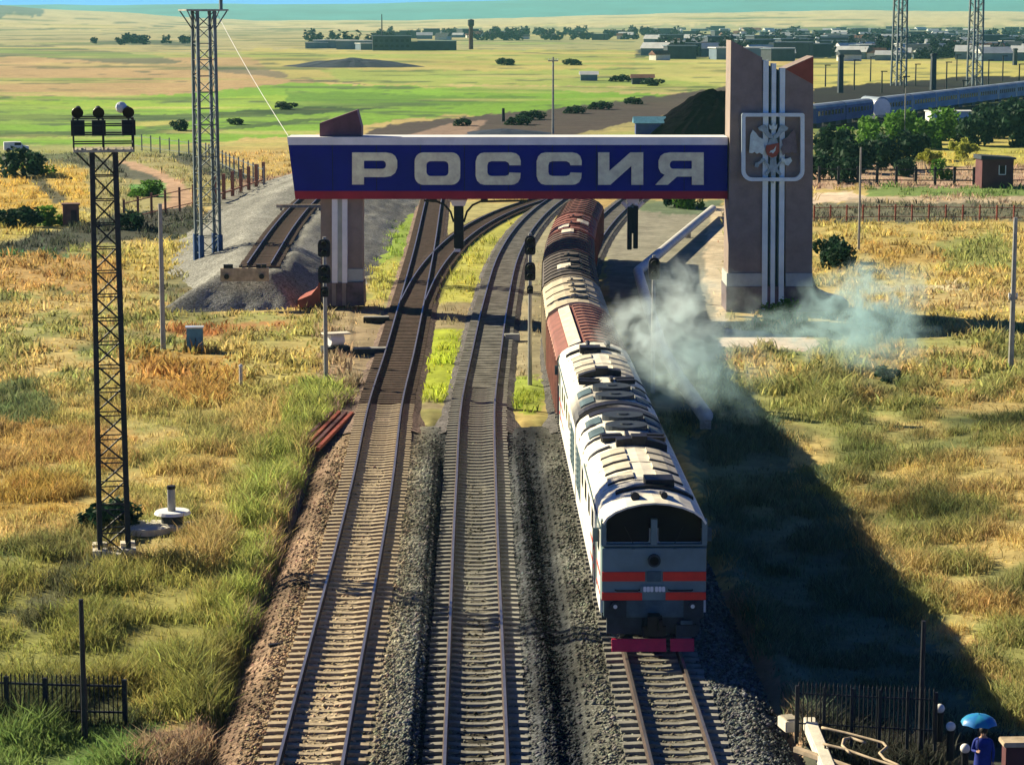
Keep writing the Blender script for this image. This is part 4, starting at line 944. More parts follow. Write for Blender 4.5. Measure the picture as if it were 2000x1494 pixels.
b.prism_y(gpoly(fl), .3, 3.6); b.build('flared_foot', M['granite_red'], lp)  # sun-facing foot: sunlit red put into its stone colour
# right pylon
rp = slab('right_pylon', [(1426, 79), (1487, 113), (1487, 560), (1420, 560)], -.6, 2.7, 'granite', GATE)
slab('right_leaf', [(1532, 134), (1586.5, 110), (1584, 560), (1532, 560)], -.6, 2.7, 'granite', rp)
slab('pylon_core', [(1487, 122), (1532, 142), (1532, 560), (1487, 560)], .1, 2.6, 'under_plate', rp)
slab('red_corner', [(1532.5, 135.5), (1586, 111.5), (1586, 165)], -.64, -.59, 'granite_red', rp)
for x0, x1, y0 in ((1488.5, 1499, 118), (1505, 1513.5, 124), (1521, 1531, 133)):
    slab('aluminium_strip', [(x0, y0), (x1, y0), (x1 - 3, 601), (x0 - 3, 601)], -.78, .1, 'chrome', rp)
slab('stone_band', [(1417.5, 532), (1486.8, 532), (1486.8, 557), (1417.5, 557)], -.68, 2.8, 'pale_band', rp); slab('stone_band', [(1532.2, 532), (1584.5, 532), (1584.5, 557), (1532.2, 557)], -.68, 2.8, 'pale_band', rp)
slab('plinth', [(1416.5, 557.5), (1586, 557.5), (1586, 634), (1416.5, 634)], -.74, 2.9, 'granite_dark', rp)
b = MB(); fl = [(1586.2, 540), (1591, 556), (1604, 570), (1625, 580), (1656, 588), (1656, 636), (1586.2, 636)]
b.prism_y(gpoly(fl), -.4, 2.6); b.build('flared_foot', M['granite_dark'], rp)
# crest
q6 = lambda x, y: (1400 + x / 4.98, 60 + y / 4.98)
em = shape2d('crest_frame', [gpoly(pr(1445, 220, 1567, 352, (20, 20, 4, 4))), gpoly(pr(1452.5, 227, 1559.5, 345, (14, 14, 2, 2)))[::-1]], .35, M['chrome'], rp); em.location = (0, -1.0, 0)
def crest(name, pts, m, y=-.86, d=.22):
    o = shape2d(name, [gpoly([q6(*p) for p in pts])], d, M[m], em); o.location = (0, y + 1.0, 0)
M['crest_pale'] = mat('polished_crest_metal', (.66, .78, .68), .35, .2, .2, 3)
M['crest_grey'] = mat('greyed_crest_metal', (.36, .46, .44), .45, .2, .3, 3)
M['crest_dull'] = mat('tarnished_crest_metal', (.20, .16, .155), .5, .2, .3, 3)
W = [(300, 1182), (312, 1010), (335, 960), (362, 985), (395, 1030), (425, 1045), (448, 1062), (436, 1105), (455, 1145), (442, 1180), (436, 1204), (400, 1180), (376, 1192), (352, 1172), (330, 1186)]
crest('left_wing', W, 'crest_pale'); crest('right_wing', [(1064 - x, y) for x, y in W], 'crest_dull')
crest('left_head', [(528, 1040), (500, 1045), (470, 1020), (445, 985), (400, 965), (385, 940), (420, 915), (455, 910), (478, 940), (490, 980), (528, 1015)], 'crest_grey', -.9); crest('right_head', [(536, 1040), (564, 1045), (594, 1020), (619, 985), (664, 965), (679, 940), (644, 915), (609, 910), (586, 940), (574, 980), (536, 1015)], 'crest_grey', -.9)
crest('crown', [(500, 955), (492, 905), (515, 925), (532, 885), (549, 925), (572, 905), (564, 955)], 'crest_pale', -.92)
crest('eagle_body', [(495, 1050), (572, 1050), (590, 1150), (560, 1240), (505, 1240), (470, 1150)], 'crest_grey', -.84, .2)
crest('red_shield', [(465, 1110), (588, 1085), (592, 1170), (560, 1215), (520, 1228), (470, 1200), (458, 1150)], 'granite_red', -.98, .1)
crest('shield_rider', [(495, 1182), (505, 1160), (535, 1150), (560, 1112), (552, 1160), (530, 1188), (512, 1176)], 'crest_pale', -1.02, .08)
crest('left_talon', [(420, 1235), (452, 1240), (440, 1270), (400, 1290), (385, 1325), (352, 1315), (362, 1280), (395, 1270)], 'crest_grey'); crest('right_talon', [(612, 1225), (640, 1240), (665, 1240), (700, 1225), (715, 1260), (680, 1305), (650, 1300), (640, 1270), (612, 1262)], 'crest_pale')
crest('tail', [(505, 1240), (560, 1240), (566, 1300), (606, 1250), (616, 1268), (572, 1330), (612, 1385), (598, 1405), (556, 1360), (552, 1440), (532, 1480), (512, 1440), (508, 1360), (466, 1405), (452, 1385), (492, 1330), (448, 1268), (458, 1250), (498, 1300)], 'crest_grey', -.9)

# signal cases hung under the beam
def hanging(label, pcx, top, fork):
    x, z = g(pcx, 389); t = empty('hanging_signal', (x, GYF + 1.3, z), 0, label, 'signal', 'signals hung under the gate beam')
    s = 1 / ppm(GYF)
    if not fork:
        b = MB(); b.box((0, 0, -58 * s), (19 * s, .5, 84 * s)); b.box((0, -.3, -40 * s), (13 * s, .1, 10 * s)); b.box((0, -.3, -70 * s), (13 * s, .1, 10 * s)); b.build('case', M['black'], t, bevel=.04)
        b = MB(); b.box((0, 0, -10 * s), (24 * s, .6, 12 * s), taper=1.4); b.build('end_cap', M['white'], t); b = MB(); b.box((-3 * s, -.05, -103 * s), (12 * s, .5, 6 * s)); b.build('end_cap', M['white'], t)
        for q in (-1, 1):
            b = MB(); b.poly_tube([(q * 10 * s, 0, -48 * s), (q * 16 * s, 0, -28 * s), (q * 27 * s, 0, -15 * s), (q * 42 * s, 0, -8 * s), (q * (68 if q < 0 else 136) * s, 0, -6 * s)], .07, 6); b.box((q * 50 * s, 0, -4 * s), (14 * s, .2, 6 * s)); b.build('arched_bracket', M['dark_steel'], t)
    else:
        b = MB(); b.box((-6 * s, 0, -60 * s), (9 * s, .45, 84 * s)); b.box((6 * s, 0, -58 * s), (9 * s, .45, 84 * s)); b.box((0, 0.02, -45 * s), (20 * s, .4, 50 * s)); b.build('case', M['black'], t, bevel=.03)
        b = MB(); b.poly_tube([(-20 * s, 0, -8 * s), (-12 * s, 0, -18 * s), (0, 0, -8 * s), (12 * s, 0, -18 * s), (20 * s, 0, -8 * s)], .16, 8); b.box((0, 0, -6 * s), (24 * s, .5, 8 * s)); b.build('end_cap', M['white'], t)
hanging('black signal case with curved bracket arms hung under the letters', 895, 395, False)
hanging('black forked signal case with white cap hung under the right letters', 1238, 395, True)

# ------------------------------------------------------------------ masts, poles, signals
def lattice(t, H, w0, w1, n, leg_r, br_r, m, z0=0.0):
    c = lambda k, z: Vector(((w0 + (w1 - w0) * z / H) / 2 * (1, 1, -1, -1)[k], (w0 + (w1 - w0) * z / H) / 2 * (1, -1, -1, 1)[k], z))
    for k in range(4):
        b = MB(); b.bar(c(k, z0 - .4), c(k, H), leg_r * 2); b.build('leg', M[m], t)
    b = MB()
    for i in range(n):
        a, z = z0 + (H - z0) * i / n, z0 + (H - z0) * (i + 1) / n
        for k in range(4):
            j = (k + 1) % 4
            b.bar(c(k, a), c(j, z), br_r * 2) if (i + k) % 2 else b.bar(c(j, a), c(k, z), br_r * 2)
            b.bar(c(k, z), c(j, z), br_r * 1.6)
    b.build('bracing', M[m], t)
# near floodlight mast
base = P(223, 1080); s = 1 / ppm(base.y)
FM = empty('floodlight_mast', base, R(11), 'dark lattice floodlight mast with railed platform, standing in the left grass', 'mast')
Hm = PD(190, 296, base.y).z
lattice(FM, Hm, .98, .78, 17, .085, .025, 'dark_steel')
b = MB(); b.box((0, 0, Hm + .05), (2.05, 1.5, .09))
for k in range(8): b.box((-.9 + k * .257, 0, Hm + .10), (.05, 1.45, .03))
b.build('platform', M['concrete'], FM)
b = MB()
for x in (-1.0, 0, 1.0):
    for y in (-.72, .72): b.bar((x, y, Hm), (x, y, Hm + 1.15), .05)
for z in (.3, .6, .9, 1.15):
    for y in (-.72, .72): b.bar((-1.0, y, Hm + z), (1.0, y, Hm + z), .045)
    for x in (-1.0, 1.0): b.bar((x, -.72, Hm + z), (x, .72, Hm + z), .045)
for x in (-.95, .95): b.bar((x, 0, Hm), (x * .45, 0, Hm - .55), .06)
b.build('railing', M['dark_steel'], FM)
for x, y, a in ((-.85, -.5, .3), (-.15, -.55, -.1), (.85, -.5, -.5)):
    b = MB(); b.tube((x, y - .12, Hm + 1.35), (x + .1 * a, y + .2, Hm + 1.47), .16, 14, .10); b.tube((x, y - .16, Hm + 1.33), (x, y - .12, Hm + 1.35), .20, 14); b.bar((x, y + .05, Hm + .6), (x, y + .05, Hm + 1.35), .06); b.box((x, y + .05, Hm + .82), (.46, .34, .52)); fl_ = b.build('floodlight', M['black'], FM)
b = MB(); b.sphere((.62, -.4, Hm + 1.5), .2, 10, 6); b.build('lamp_reflector', M['lamp_glass'], FM)
b = MB()
for k in range(36): b.bar((-.42, -.25, .6 + k * .38), (-.42, .25, .6 + k * .38), .035)
b.bar((-.44, -.25, .3), (-.40, -.25, Hm), .05); b.bar((-.44, .25, .3), (-.40, .25, Hm), .05); b.build('ladder', M['dark_steel'], FM)
b = MB(); b.box((-.49, -.49, .10), (.5, .5, .34)); b.box((.49, -.49, .10), (.5, .5, .34)); b.box((-.49, .49, .10), (.5, .5, .34)); b.box((.49, .49, .10), (.5, .5, .34)); b.box((0, 0, .02), (1.4, 1.3, .16)); b.build('footing', M['white_concrete'], FM)
# tall mast behind it
base = P(407, 524)
TM = empty('lattice_mast', base, R(24), 'tall grey lattice mast with blue foot beside the gravel bank', 'mast', 'tall lattice masts')
Ht = PD(385, 22, base.y).z
lattice(TM, Ht, 1.45, 1.30, 16, .11, .032, 'grey_steel')
b = MB()
for k in range(4):
    x, y = .725 * (1, 1, -1, -1)[k], .725 * (1, -1, -1, 1)[k]; b.box((x, y, 1.2), (.34, .34, 2.7))
b.build('blue_foot', M['blue_steel'], TM)
b = MB(); b.box((0, 0, Ht + .06), (3.2, 2.2, .12)); b.build('platform', M['pole'], TM)
b = MB()
for x in (-1.5, 1.5): b.bar((x, -1, Ht), (x * .5, -.5, Ht - 1.3), .08); b.bar((x, 1, Ht), (x * .5, .5, Ht - 1.3), .08)
b.build('bracket', M['grey_steel'], TM); b = MB(); b.bar((1.35, 0, Ht), (1.35, 0, Ht + 1.7), .22); b.build('antenna', M['grey_steel'], TM)
b = MB(); a0 = TM.location + Vector((.9, 0, Ht)); e0 = PD(563, 266, GYF + 1.2); b.poly_tube([a0 + (e0 - a0) * (k / 16) - Vector((0, 0, .25 * math.sin(math.pi * k / 16))) for k in range(17)], .018, 5)
tag(b.build('cable', M['white']), 'thin pale cable strung from the tall mast down to the gate beam', 'cable')

def pole(px, pb, pt, r, label, group, m='pole', arms=(), name='utility_pole', cat='pole'):
    base = P(px, pb); H = PD(px, pt, base.y).z
    t = empty(name, base, 0, label, cat, group)
    b = MB(); b.tube((0, 0, -.4), (0, 0, H), r, 10, r * .7); b.build('shaft', M[m], t, smooth=False)
    for z, L, w in arms:
        b = MB(); b.box((0, 0, H - z), (L, w, w)); a = b.build('cross_arm', M[m], t)
        c = MB()
        for k in (-.45, -.2, .2, .45): c.tube((k * L, 0, H - z + w / 2), (k * L, 0, H - z + w / 2 + .22), .05, 6)
        c.build('insulator', M['white'], a)
    return t
GP = 'poles in the fields'
pole(319, 682, 398, .155, 'pale concrete pole standing left of the sky blue cabinet', GP)
pole(1974, 722, 425, .16, 'pale concrete pole near the right edge, above the dry grass', GP, arms=((4.3, .45, .12),))
pole(1677, 488, 288, .11, 'thin grey pole in the yellow field right of the crest pylon', GP)
pole(1766, 290, 172, .12, 'thin grey pole by the white tank wagon and green shrubs', GP)
pole(1080, 262, 112, .20, 'tall lone pole in the green fields beyond the beam', GP, arms=((.6, 1.6, .18),))
pole(166, 1445, 1170, .085, 'dark slim post with rounded top among the lower left railings', GP, 'dark_steel')
pole(1798, 1440, 1212, .085, 'black lamp standard rising beside the fence in the shaded bank', GP, 'dark_steel')
pole(983, 238, 212, .35, 'short dark post standing in the green field behind the beam', GP, 'dark_steel')

def signal(px, pb, heads, label, m='pole', hide=None):
    base = P(px, pb); s = 1 / ppm(base.y); top = PD(px, heads[0][0] - 4, base.y).z
    t = empty('signal_post', base, 0, label, 'signal', 'railway signal posts')
    b = MB(); b.tube((0, .05, -.4), (0, .05, top), .115, 10, .09); b.build('shaft', M[m], t)
    for y0, y1, w in heads:
        z1 = PD(px, y0, base.y).z; z0 = PD(px, y1, base.y).z; h = z1 - z0
        b = MB(); b.add([(x * w * s / 2, y, z) for y in (-.30, -.06) for x, z in [(q[0] * 2 - 1, z0 + q[1] * h) for q in rrect(0, 0, 1, 1, (.18, .18, .3, .3), 3)]], [tuple(range(16))[::-1], tuple(range(16, 32))] + [(k, (k + 1) % 16, 16 + (k + 1) % 16, 16 + k) for k in range(16)])
        hd = b.build('signal_head', M['black'], t)
        nl = 2 if h > .6 else 1
        for k in range(nl):
            zz = z0 + h * (k + .5) / nl; rr = min(w * s * .28, h / nl * .3)
            b = MB(); b.tube((0, -.31, zz), (0, -.302, zz), rr, 14); ln = b.build('lens', M['glass'], hd)
            b = MB(); n = 9; vs = []; 
            for q in range(n):
                a = math.pi * q / (n - 1); vs += [(rr * 1.15 * math.cos(a), -.30, zz + rr * 1.15 * math.sin(a)), (rr * 1.15 * math.cos(a), -.52, zz + rr * 1.05 * math.sin(a))]
            b.add(vs, [(2 * q, 2 * q + 2, 2 * q + 3, 2 * q + 1) for q in range(n - 1)]); b.build('hood', M['black'], hd)
    return t
signal(637, 757, ((467, 501, 24), (517, 552, 24), (559, 579, 15)), 'railway signal with two black heads left of the leftmost track')
signal(1035, 752, ((460, 497, 21), (512, 547, 21), (557, 573, 12)), 'slim railway signal with two black heads between the middle track and the train')
signal(1275, 772, ((503, 545, 22),), 'railway signal with one black head in the smoke right of the train')

# ------------------------------------------------------------------ small things left of the tracks
base = P(381, 684); s = 1 / ppm(base.y)
t = empty('equipment_cabinet', base, R(6), 'sky blue metal cabinet standing in the dry grass', 'cabinet')
b = MB(); b.box((0, 0, .62), (.92, .6, 1.34)); cb = b.build('cabinet_body', M['cabinet'], t, bevel=.02)
b = MB(); b.box((0, 0, 1.32), (1.02, .72, .08)); b.build('cabinet_lid', M['lamp_glass'], t)
b = MB(); b.box((-.22, -.31, .62), (.40, .02, 1.1)); b.box((.22, -.31, .62), (.40, .02, 1.1)); dr = b.build('cabinet_door', M['cabinet'], t)
b = MB(); b.box((.04, -.335, .65), (.03, .03, .18)); b.build('handle', M['black'], dr)
base = P(471, 762); t = empty('marker_post', base, 0, 'short white marker post with a dark side in the grass', 'post')
b = MB(); b.tube((0, 0, -.2), (0, 0, 1.22), .10, 8, .09); b.build('shaft', M['white_concrete'], t); b = MB(); b.sphere((0, 0, 1.22), .11, 10, 6); b.build('post_cap', M['lamp_glass'], t)
base = P(320, 1030); s = 1 / ppm(base.y)
t = empty('well_vent', base, 0, 'white concrete well head with round lid and grey vent pipe', 'well')
b = MB(); b.tube((-.55, -.15, -.1), (-.55, -.15, .13), .95, 22); b.box((.1, .1, .02), (1.9, 1.2, .12)); b.build('pad', M['white_concrete'], t)
b = MB(); b.tube((.28, .35, 0), (.28, .35, .45), .42, 20); b.build('well_ring', M['under'], t)
b = MB(); b.tube((.28, .35, .451), (.28, .35, .56), .68, 24, .62); b.build('lid', M['white'], t)
b = MB(); b.tube((.25, .35, .561), (.25, .35, 1.38), .15, 14); vp = b.build('vent_pipe', M['pole'], t); b = MB(); b.tube((.25, .35, 1.381), (.25, .35, 1.5), .16, 14); b.build('vent_cap', M['black'], vp)
# switch gear and litter by the turnout
base = P(655, 690); t = empty('point_machine', base, R(20), 'white cylindrical point machine on a slab beside the left signal', 'point machine')
b = MB(); b.tube((-.35, 0, .75), (.45, .15, .75), .34, 14); b.build('drum', M['white'], t); b = MB(); b.box((.05, .05, 1.12), (1.5, .8, .08)); b.build('cover_plate', M['white_concrete'], t); b = MB(); b.box((0, 0, .2), (1.5, .8, .42)); b.build('slab', M['under'], t)
for px, py, L, m_, lab in ((722, 692, 1.9, 'under', 'dark steel lever frame lying beside the leftmost track'), (735, 630, 1.6, 'black', 'low dark box lying near the left pylon shadow'), (1000, 665, .9, 'white_concrete', 'small pale block lying in the beam shadow by the middle track')):
    base = P(px, py); t = empty('track_box', base, R(4), lab, 'box', 'boxes beside the tracks')
    b = MB(); b.box((0, 0, .16), (L, .55, .34)); b.build('case', M[m_], t, bevel=.03); b = MB(); b.box((0, 0, .36), (L * .96, .5, .05)); b.build('lid', M['pole'], t)
base = P(636, 842); t = empty('rail_stack', base, heading(T1, 105) - .12, 'rusty red spare rails lying by the dark grass edge', 'rails')
for k in range(4):
    b = MB(); b.box((-.45 + k * .3, 0, .10 - .02 * k), (.16, 9.5, .16), rx=0); b.build('rail', M['granite_red' if k % 2 else 'dark_red'], t)
base = P(541, 1268); t = empty('loose_sleeper', base, R(25), 'short black board lying alone on the left ballast', 'board')
t.location.z = .12; b = MB(); b.box((0, 0, .03), (.5, .13, .08)); b.build('plank', M['black'], t)
# buffer stop on the mound
base = P(478, 541, 2.0); t = empty('buffer_stop', (base.x, base.y, 1.85), R(4), 'pale board buffer stop with black bolts on top of the gravel mound', 'buffer stop')
b = MB(); b.box((0, 0, .30), (3.1, .35, .85)); b.build('buffer_board', M['wood'], t); b = MB()
for x in (-1.2, -.9, -.2, .2, .9, 1.25): b.box((x, .05, .84), (.3 if abs(x) > .5 else .1, .3, .24 if abs(x) > .5 else .14))
for x in (-1.15, 1.1): b.tube((x, -.18, .2), (x, -.34, .2), .17, 12)
b.build('iron_fitting', M['black'], t)
base = P(587, 404, 2.3); t = empty('barrier_plank', (base.x, base.y, 2.0), R(-1), 'pale plank barrier laid across the siding behind the gate', 'barrier')
b = MB(); b.box((0, 0, .35), (4.2, .25, .28)); b.build('plank', M['wood'], t); b = MB(); b.box((-1.7, 0, .05), (.2, .2, .5)); b.box((1.7, 0, .05), (.2, .2, .5)); b.build('stand', M['wood'], t)
# brick hut, far left, and pale block
base = P(139, 440); t = empty('brick_hut', base, R(12), 'small red brick hut in the left field behind the floodlight mast', 'hut')
b = MB(); b.box((0, 0, .9), (1.45, 1.3, 1.9)); b.build('wall', M['brick'], t); b = MB(); b.box((0, 0, 1.92), (1.65, 1.5, .12)); b.build('roof', M['roof_rust'], t); b = MB(); b.box((.25, -.66, .75), (.5, .04, 1.3)); b.build('door', M['dark_red'], t)
base = P(32, 298); t = empty('parked_van', base, R(14), 'small white van parked far off by the left edge', 'van')
b = MB(); b.loft([[(-1.7, y, .35), (-1.7, y, 1.45), (-.1, y, 1.5), (.6, y, 1.45), (1.0, y, .95), (1.7, y, .85), (1.7, y, .35)] for y in (-.75, .75)]); b.build('body', M['white'], t); b = MB(); b.box((.2, 0, 1.2), (.9, 1.52, .36)); b.build('window', M['glass'], t)
for x in (-1.1, 1.1):
    for y in (-.72, .72): b = MB(); b.tube((x, y - .08, .32), (x, y + .08, .32), .32, 14); b.build('wheel', M['black'], t)

# ------------------------------------------------------------------ fences
def fence(name, pts, H, n, label, m, rails=2, post=.10, picket=0, mp=None, sink=.2):
    w = [P(*p) for p in pts]; o = w[0]; t = empty(name, o, 0, label, 'fence', None)
    seg = [(w[i + 1] - w[i]).length for i in range(len(w) - 1)]; tot = sum(seg)
    def at(d):
        for i, q in enumerate(seg):
            if d <= q + 1e-6: return w[i].lerp(w[i + 1], d / q) - o
            d -= q
        return w[-1] - o
    for k in range(n + 1):
        p = at(tot * k / n); b = MB(); b.box((p.x, p.y, H / 2 - sink / 2), (post, post, H + sink)); b.build('post', M[m], t)
    N = max(n * 2, 6)
    for z in [H * (.25 + .6 * k / max(1, rails - 1)) for k in range(rails)]:
        b = MB(); b.poly_tube([at(tot * k / N) + Vector((0, 0, z)) for k in range(N + 1)], post * .3, 4); b.build('rail', M[mp or m], t)
    if picket:
        b = MB()
        for k in range(picket):
            p = at(tot * (k + .5) / picket); b.box((p.x, p.y, H * .5), (.028, .028, H * 1.04)); b.tube((p.x, p.y, H * 1.02), (p.x, p.y, H * 1.1), .03, 4, .002)
        b.build('picket', M[mp or m], t)
    return t
fence('metal_fence', [(-60, 1402), (70, 1408), (245, 1412)], 1.2, 4, 'dark spiked railings at the lower left among the weeds', 'dark_steel', 2, .12, 34)
fence('metal_fence', [(1555, 1436), (1700, 1444), (1826, 1450)], 1.35, 5, 'dark picket railings along the shaded bank at lower right', 'dark_steel', 2, .08, 32)
fence('field_fence', [(1590, 433), (1760, 431), (2080, 434)], 1.5, 15, 'row of thin red posts with rails beyond the yellow field', 'granite_red', 2, .14)
fence('yard_fence', [(1600, 360), (1900, 362), (2080, 360)], 2.0, 13, 'dark timber fence before the small dark hut', 'dark_steel', 2, .28)
fence('field_fence', [(243, 442), (310, 424), (378, 408)], 2.4, 5, 'pinkish concrete post fence by the left dirt track', 'brick', 2, .2)
fence('field_fence', [(260, 292), (400, 312), (450, 338), (515, 366)], 2.3, 22, 'long row of grey posts along the bend of the dirt track', 'pole', 2, .16, 0, 'grey_steel')
fence('field_fence', [(420, 395), (470, 378), (515, 362)], 2.6, 6, 'short brick pillared fence beside the tall mast', 'brick', 1, .35)

# ------------------------------------------------------------------ right of the train
def tube_thing(name, pts, r, label, cat, m, n=10):
    b = MB(); b.poly_tube(pts, r, n); return tag(b.build(name, M[m], None, smooth=True), label, cat)
pp = [P(1392, 408, .7), P(1330, 458, .7), P(1246, 532, .7)]
dens = []
for (x0, y0, h0), (x1, y1, h1) in zip([(1392, 408, .7), (1246, 530, .7), (1262, 585, .6), (1292, 680, .5), (1330, 745, .4)], [(1246, 530, .7), (1262, 585, .6), (1292, 680, .5), (1330, 745, .4), (1378, 812, .4)]):
    for k in range(6): q = k / 6; dens.append(P(x0 + (x1 - x0) * q, y0 + (y1 - y0) * q, h0 + (h1 - h0) * q))
dens.append(P(1378, 812, .4))
pt = empty('heating_pipe', (0, 0, 0), 0, 'pale wrapped heating pipe bending on low stands over the grey gravel', 'pipe')
b = MB(); b.poly_tube(dens, .36, 12); b.build('pipe_run', M['gravel_pipe'], pt, smooth=True)
b = MB()
for k in range(2, len(dens), 4): p = dens[k]; b.box((p.x, p.y, p.z / 2 - .2), (.5, .35, p.z)); 
b.build('stand', M['concrete'], pt)

# coal heap behind the beam
def heap(name, px, py, w, d, h, label, cat, m, seed, rz_=0):
    o = P(px, py); b = MB(); nu, nv = 64, 18; vs = []; fs = []
    for j in range(nv):
        q = j / (nv - 1)
        for i in range(nu):
            a = 2 * math.pi * i / nu; k = .72 + .56 * float(fbm(math.cos(a) * 2 + 3, math.sin(a) * 2 + seed, seed))
            rr = (1 - q) * k; z = h * (1 - (1 - q) ** 1.5) * (.72 + .56 * float(fbm(rr * 4 * math.cos(a) + 9, rr * 4 * math.sin(a), seed + 2, 5)))
            vs.append((w / 2 * rr * math.cos(a), d / 2 * rr * math.sin(a), z - .2))
    for j in range(nv - 1):
        for i in range(nu): fs.append((j * nu + i, j * nu + (i + 1) % nu, (j + 1) * nu + (i + 1) % nu, (j + 1) * nu + i))
    b.add(vs, fs); ob = b.build(name, M[m]); ob.location = o; ob.rotation_euler = (0, 0, rz_); return tag(ob, label, cat)
heap('coal_heap', 1400, 262, 23, 16, 7.0, 'black coal heap behind the beam beside the crest pylon', 'heap', 'coal', 3)
heap('earth_mound', 690, 130, 60, 60, 3.2, 'low dark overgrown mound far out in the left plain', 'mound', 'under', 5)
heap('earth_mound', 985, 262, 16, 30, .9, 'small grey spoil mound on the embankment behind the beam', 'mound', 'under', 8)

# bottom right corner
base = P(1541, 1418); t = empty('inspection_cover', base, R(14), 'white concrete slab lying at the end of the shaded dirt strip', 'slab')
b = MB(); b.box((0, 0, .08), (.42, .62, .3)); b.build('slab', M['white_concrete'], t, bevel=.02); b = MB(); b.box((0, 0, .25), (.3, .45, .04)); b.build('lid', M['concrete'], t)
a, c = P(1580, 1410, .25), P(1625, 1520, .25); d = c - a
b = MB(); b.box((0, 0, 0), (.34, d.length, .3)); k = b.build('kerb_beam', M['white_concrete'], None, bevel=.03); k.location = (a + c) / 2; k.rotation_euler = (0, 0, math.atan2(d.y, d.x) - math.pi / 2); tag(k, 'long pale concrete beam edging the lower right corner', 'beam')
a, c = P(1553, 1462, .3), P(1660, 1500, .3); d = c - a
b = MB(); b.box((0, 0, 0), (.16, d.length, .14)); k = b.build('wooden_rail', M['wood'], None, bevel=.015); k.location = (a + c) / 2; k.rotation_euler = (0, 0, math.atan2(d.y, d.x) - math.pi / 2); tag(k, 'pale wooden rail crossing the concrete beam at the bottom', 'rail')
t = empty('curved_railing', P(1690, 1480), 0, 'rusty bent pipe railing with scrolled ends at the lower right', 'railing')
lo = lambda x, y, h: P(x, y, h) - t.location
for pts in ([(1608, 1452, .5), (1650, 1462, .5), (1700, 1480, .5), (1750, 1496, .5), (1790, 1512, .5)], [(1605, 1420, .5), (1650, 1430, .5), (1700, 1443, .5), (1725, 1450, .5), (1732, 1458, .5), (1718, 1470, .5), (1728, 1482, .5), (1760, 1496, .5)], [(1660, 1470, .5), (1645, 1455, .5), (1648, 1443, .5), (1662, 1440, .5), (1690, 1450, .5)]):
    q = []
    for i in range(len(pts) - 1):
        for k in range(4): u = k / 4; q.append(lo(*[pts[i][j] * (1 - u) + pts[i + 1][j] * u for j in range(3)]))
    q.append(lo(*pts[-1])); b = MB(); b.poly_tube(q, .035, 7); b.build('tube', M['wood'], t, smooth=True)
b = MB()
for x, y in ((1612, 1453), (1700, 1480), (1785, 1510)): p = lo(x, y, .5); b.bar(p, (p.x, p.y, -.2), .05)
b.build('post', M['dark_steel'], t)
for i, (px, py, Y, lab) in enumerate(((1836, 1383, 60.0, 'black post with white globe, farthest of three down the dark steps'), (1857, 1418, 58.4, 'black post with white globe, middle one of the three beside the umbrella'), (1885, 1461, 57.0, 'black post with white globe, nearest one, at the blue jacketed figure'))):
    p = PD(px, py, Y); t = empty('globe_post', (p.x, p.y, 0), 0, lab, 'lamp', 'globe topped posts')
    b = MB(); b.tube((0, 0, -.3), (0, 0, p.z - .1), .10, 12, .085); b.tube((0, 0, p.z - .16), (0, 0, p.z - .10), .11, 14); b.build('post', M['black'], t)
    b = MB(); b.sphere((0, 0, p.z), .125, 18, 12); b.build('globe', M['globe'], t, smooth=True)
base = P(2010, 1545); t = empty('parapet_wall', base, R(2), 'dark maroon parapet wall with pale coping in the bottom right corner', 'wall')
b = MB(); b.box((.2, 0, .6), (1.7, .4, 1.2)); b.build('wall_face', M['dark_red'], t); b = MB(); b.box((.2, 0, 1.25), (1.85, .55, .12)); b.build('coping', M['wood'], t, bevel=.02)
# dark paving wedge under the steps
# ------------------------------------------------------------------ person with umbrella
def skin_figure(verts, edges, rad, name, mats, parent, sub=2, fn=None):
    me = bpy.data.meshes.new(name); me.from_pydata(verts, edges, [])
    o = bpy.data.objects.new(name, me); COL.objects.link(o)
    sk = o.modifiers.new('s', 'SKIN'); sk.use_smooth_shade = True
    for i, r in enumerate(rad): me.skin_vertices[0].data[i].radius = (r, r) if not hasattr(r, '__len__') else r
    me.skin_vertices[0].data[0].use_root = True
    sb = o.modifiers.new('d', 'SUBSURF'); sb.levels = sub; sb.render_levels = sub
    dg = bpy.context.evaluated_depsgraph_get(); dg.update()
    m2 = bpy.data.meshes.new_from_object(o.evaluated_get(dg)); m2.name = name
    bpy.data.objects.remove(o)
    m2.materials.clear(); [m2.materials.append(q) for q in mats]
    if fn:
        for p in m2.polygons: p.material_index = fn(p.center)
    m2.polygons.foreach_set('use_smooth', [True] * len(m2.polygons))
    r = bpy.data.objects.new(name, m2); COL.objects.link(r); r.parent = parent; return r
base = P(1917, 1556); PS = empty('person', base, R(170), 'person in a blue jacket walking under a blue umbrella', 'person')
V = [(0, 0, .92), (0, 0, 1.10), (0, -.01, 1.30), (0, 0, 1.44), (0, .01, 1.53), (0, .03, 1.62), (0, .02, 1.71)]; Rr = [(.15, .11), (.14, .10), (.165, .11), (.10, .08), (.05, .052), (.078, .09), (.07, .078)]
E = [(i, i + 1) for i in range(6)]
def limb(start, pts, rs):
    p = start
    for q, r in zip(pts, rs): V.append(q); Rr.append((r, r)); E.append((p, len(V) - 1)); p = len(V) - 1
    return p
for s in (-1, 1): limb(0, [(s * .10, 0, .84), (s * .105, s * .06, .48), (s * .105, s * .04 - .05, .09), (s * .11, s * .04 + .12, .045)], (.085, .058, .042, .035))
wr = limb(3, [(.19, 0, 1.42), (.25, .02, 1.16), (.15, .23, 1.20)], (.055, .043, .03)); hands = [(wr, Vector((.13, .29, 1.22)), Vector((-.2, .9, .3)))]
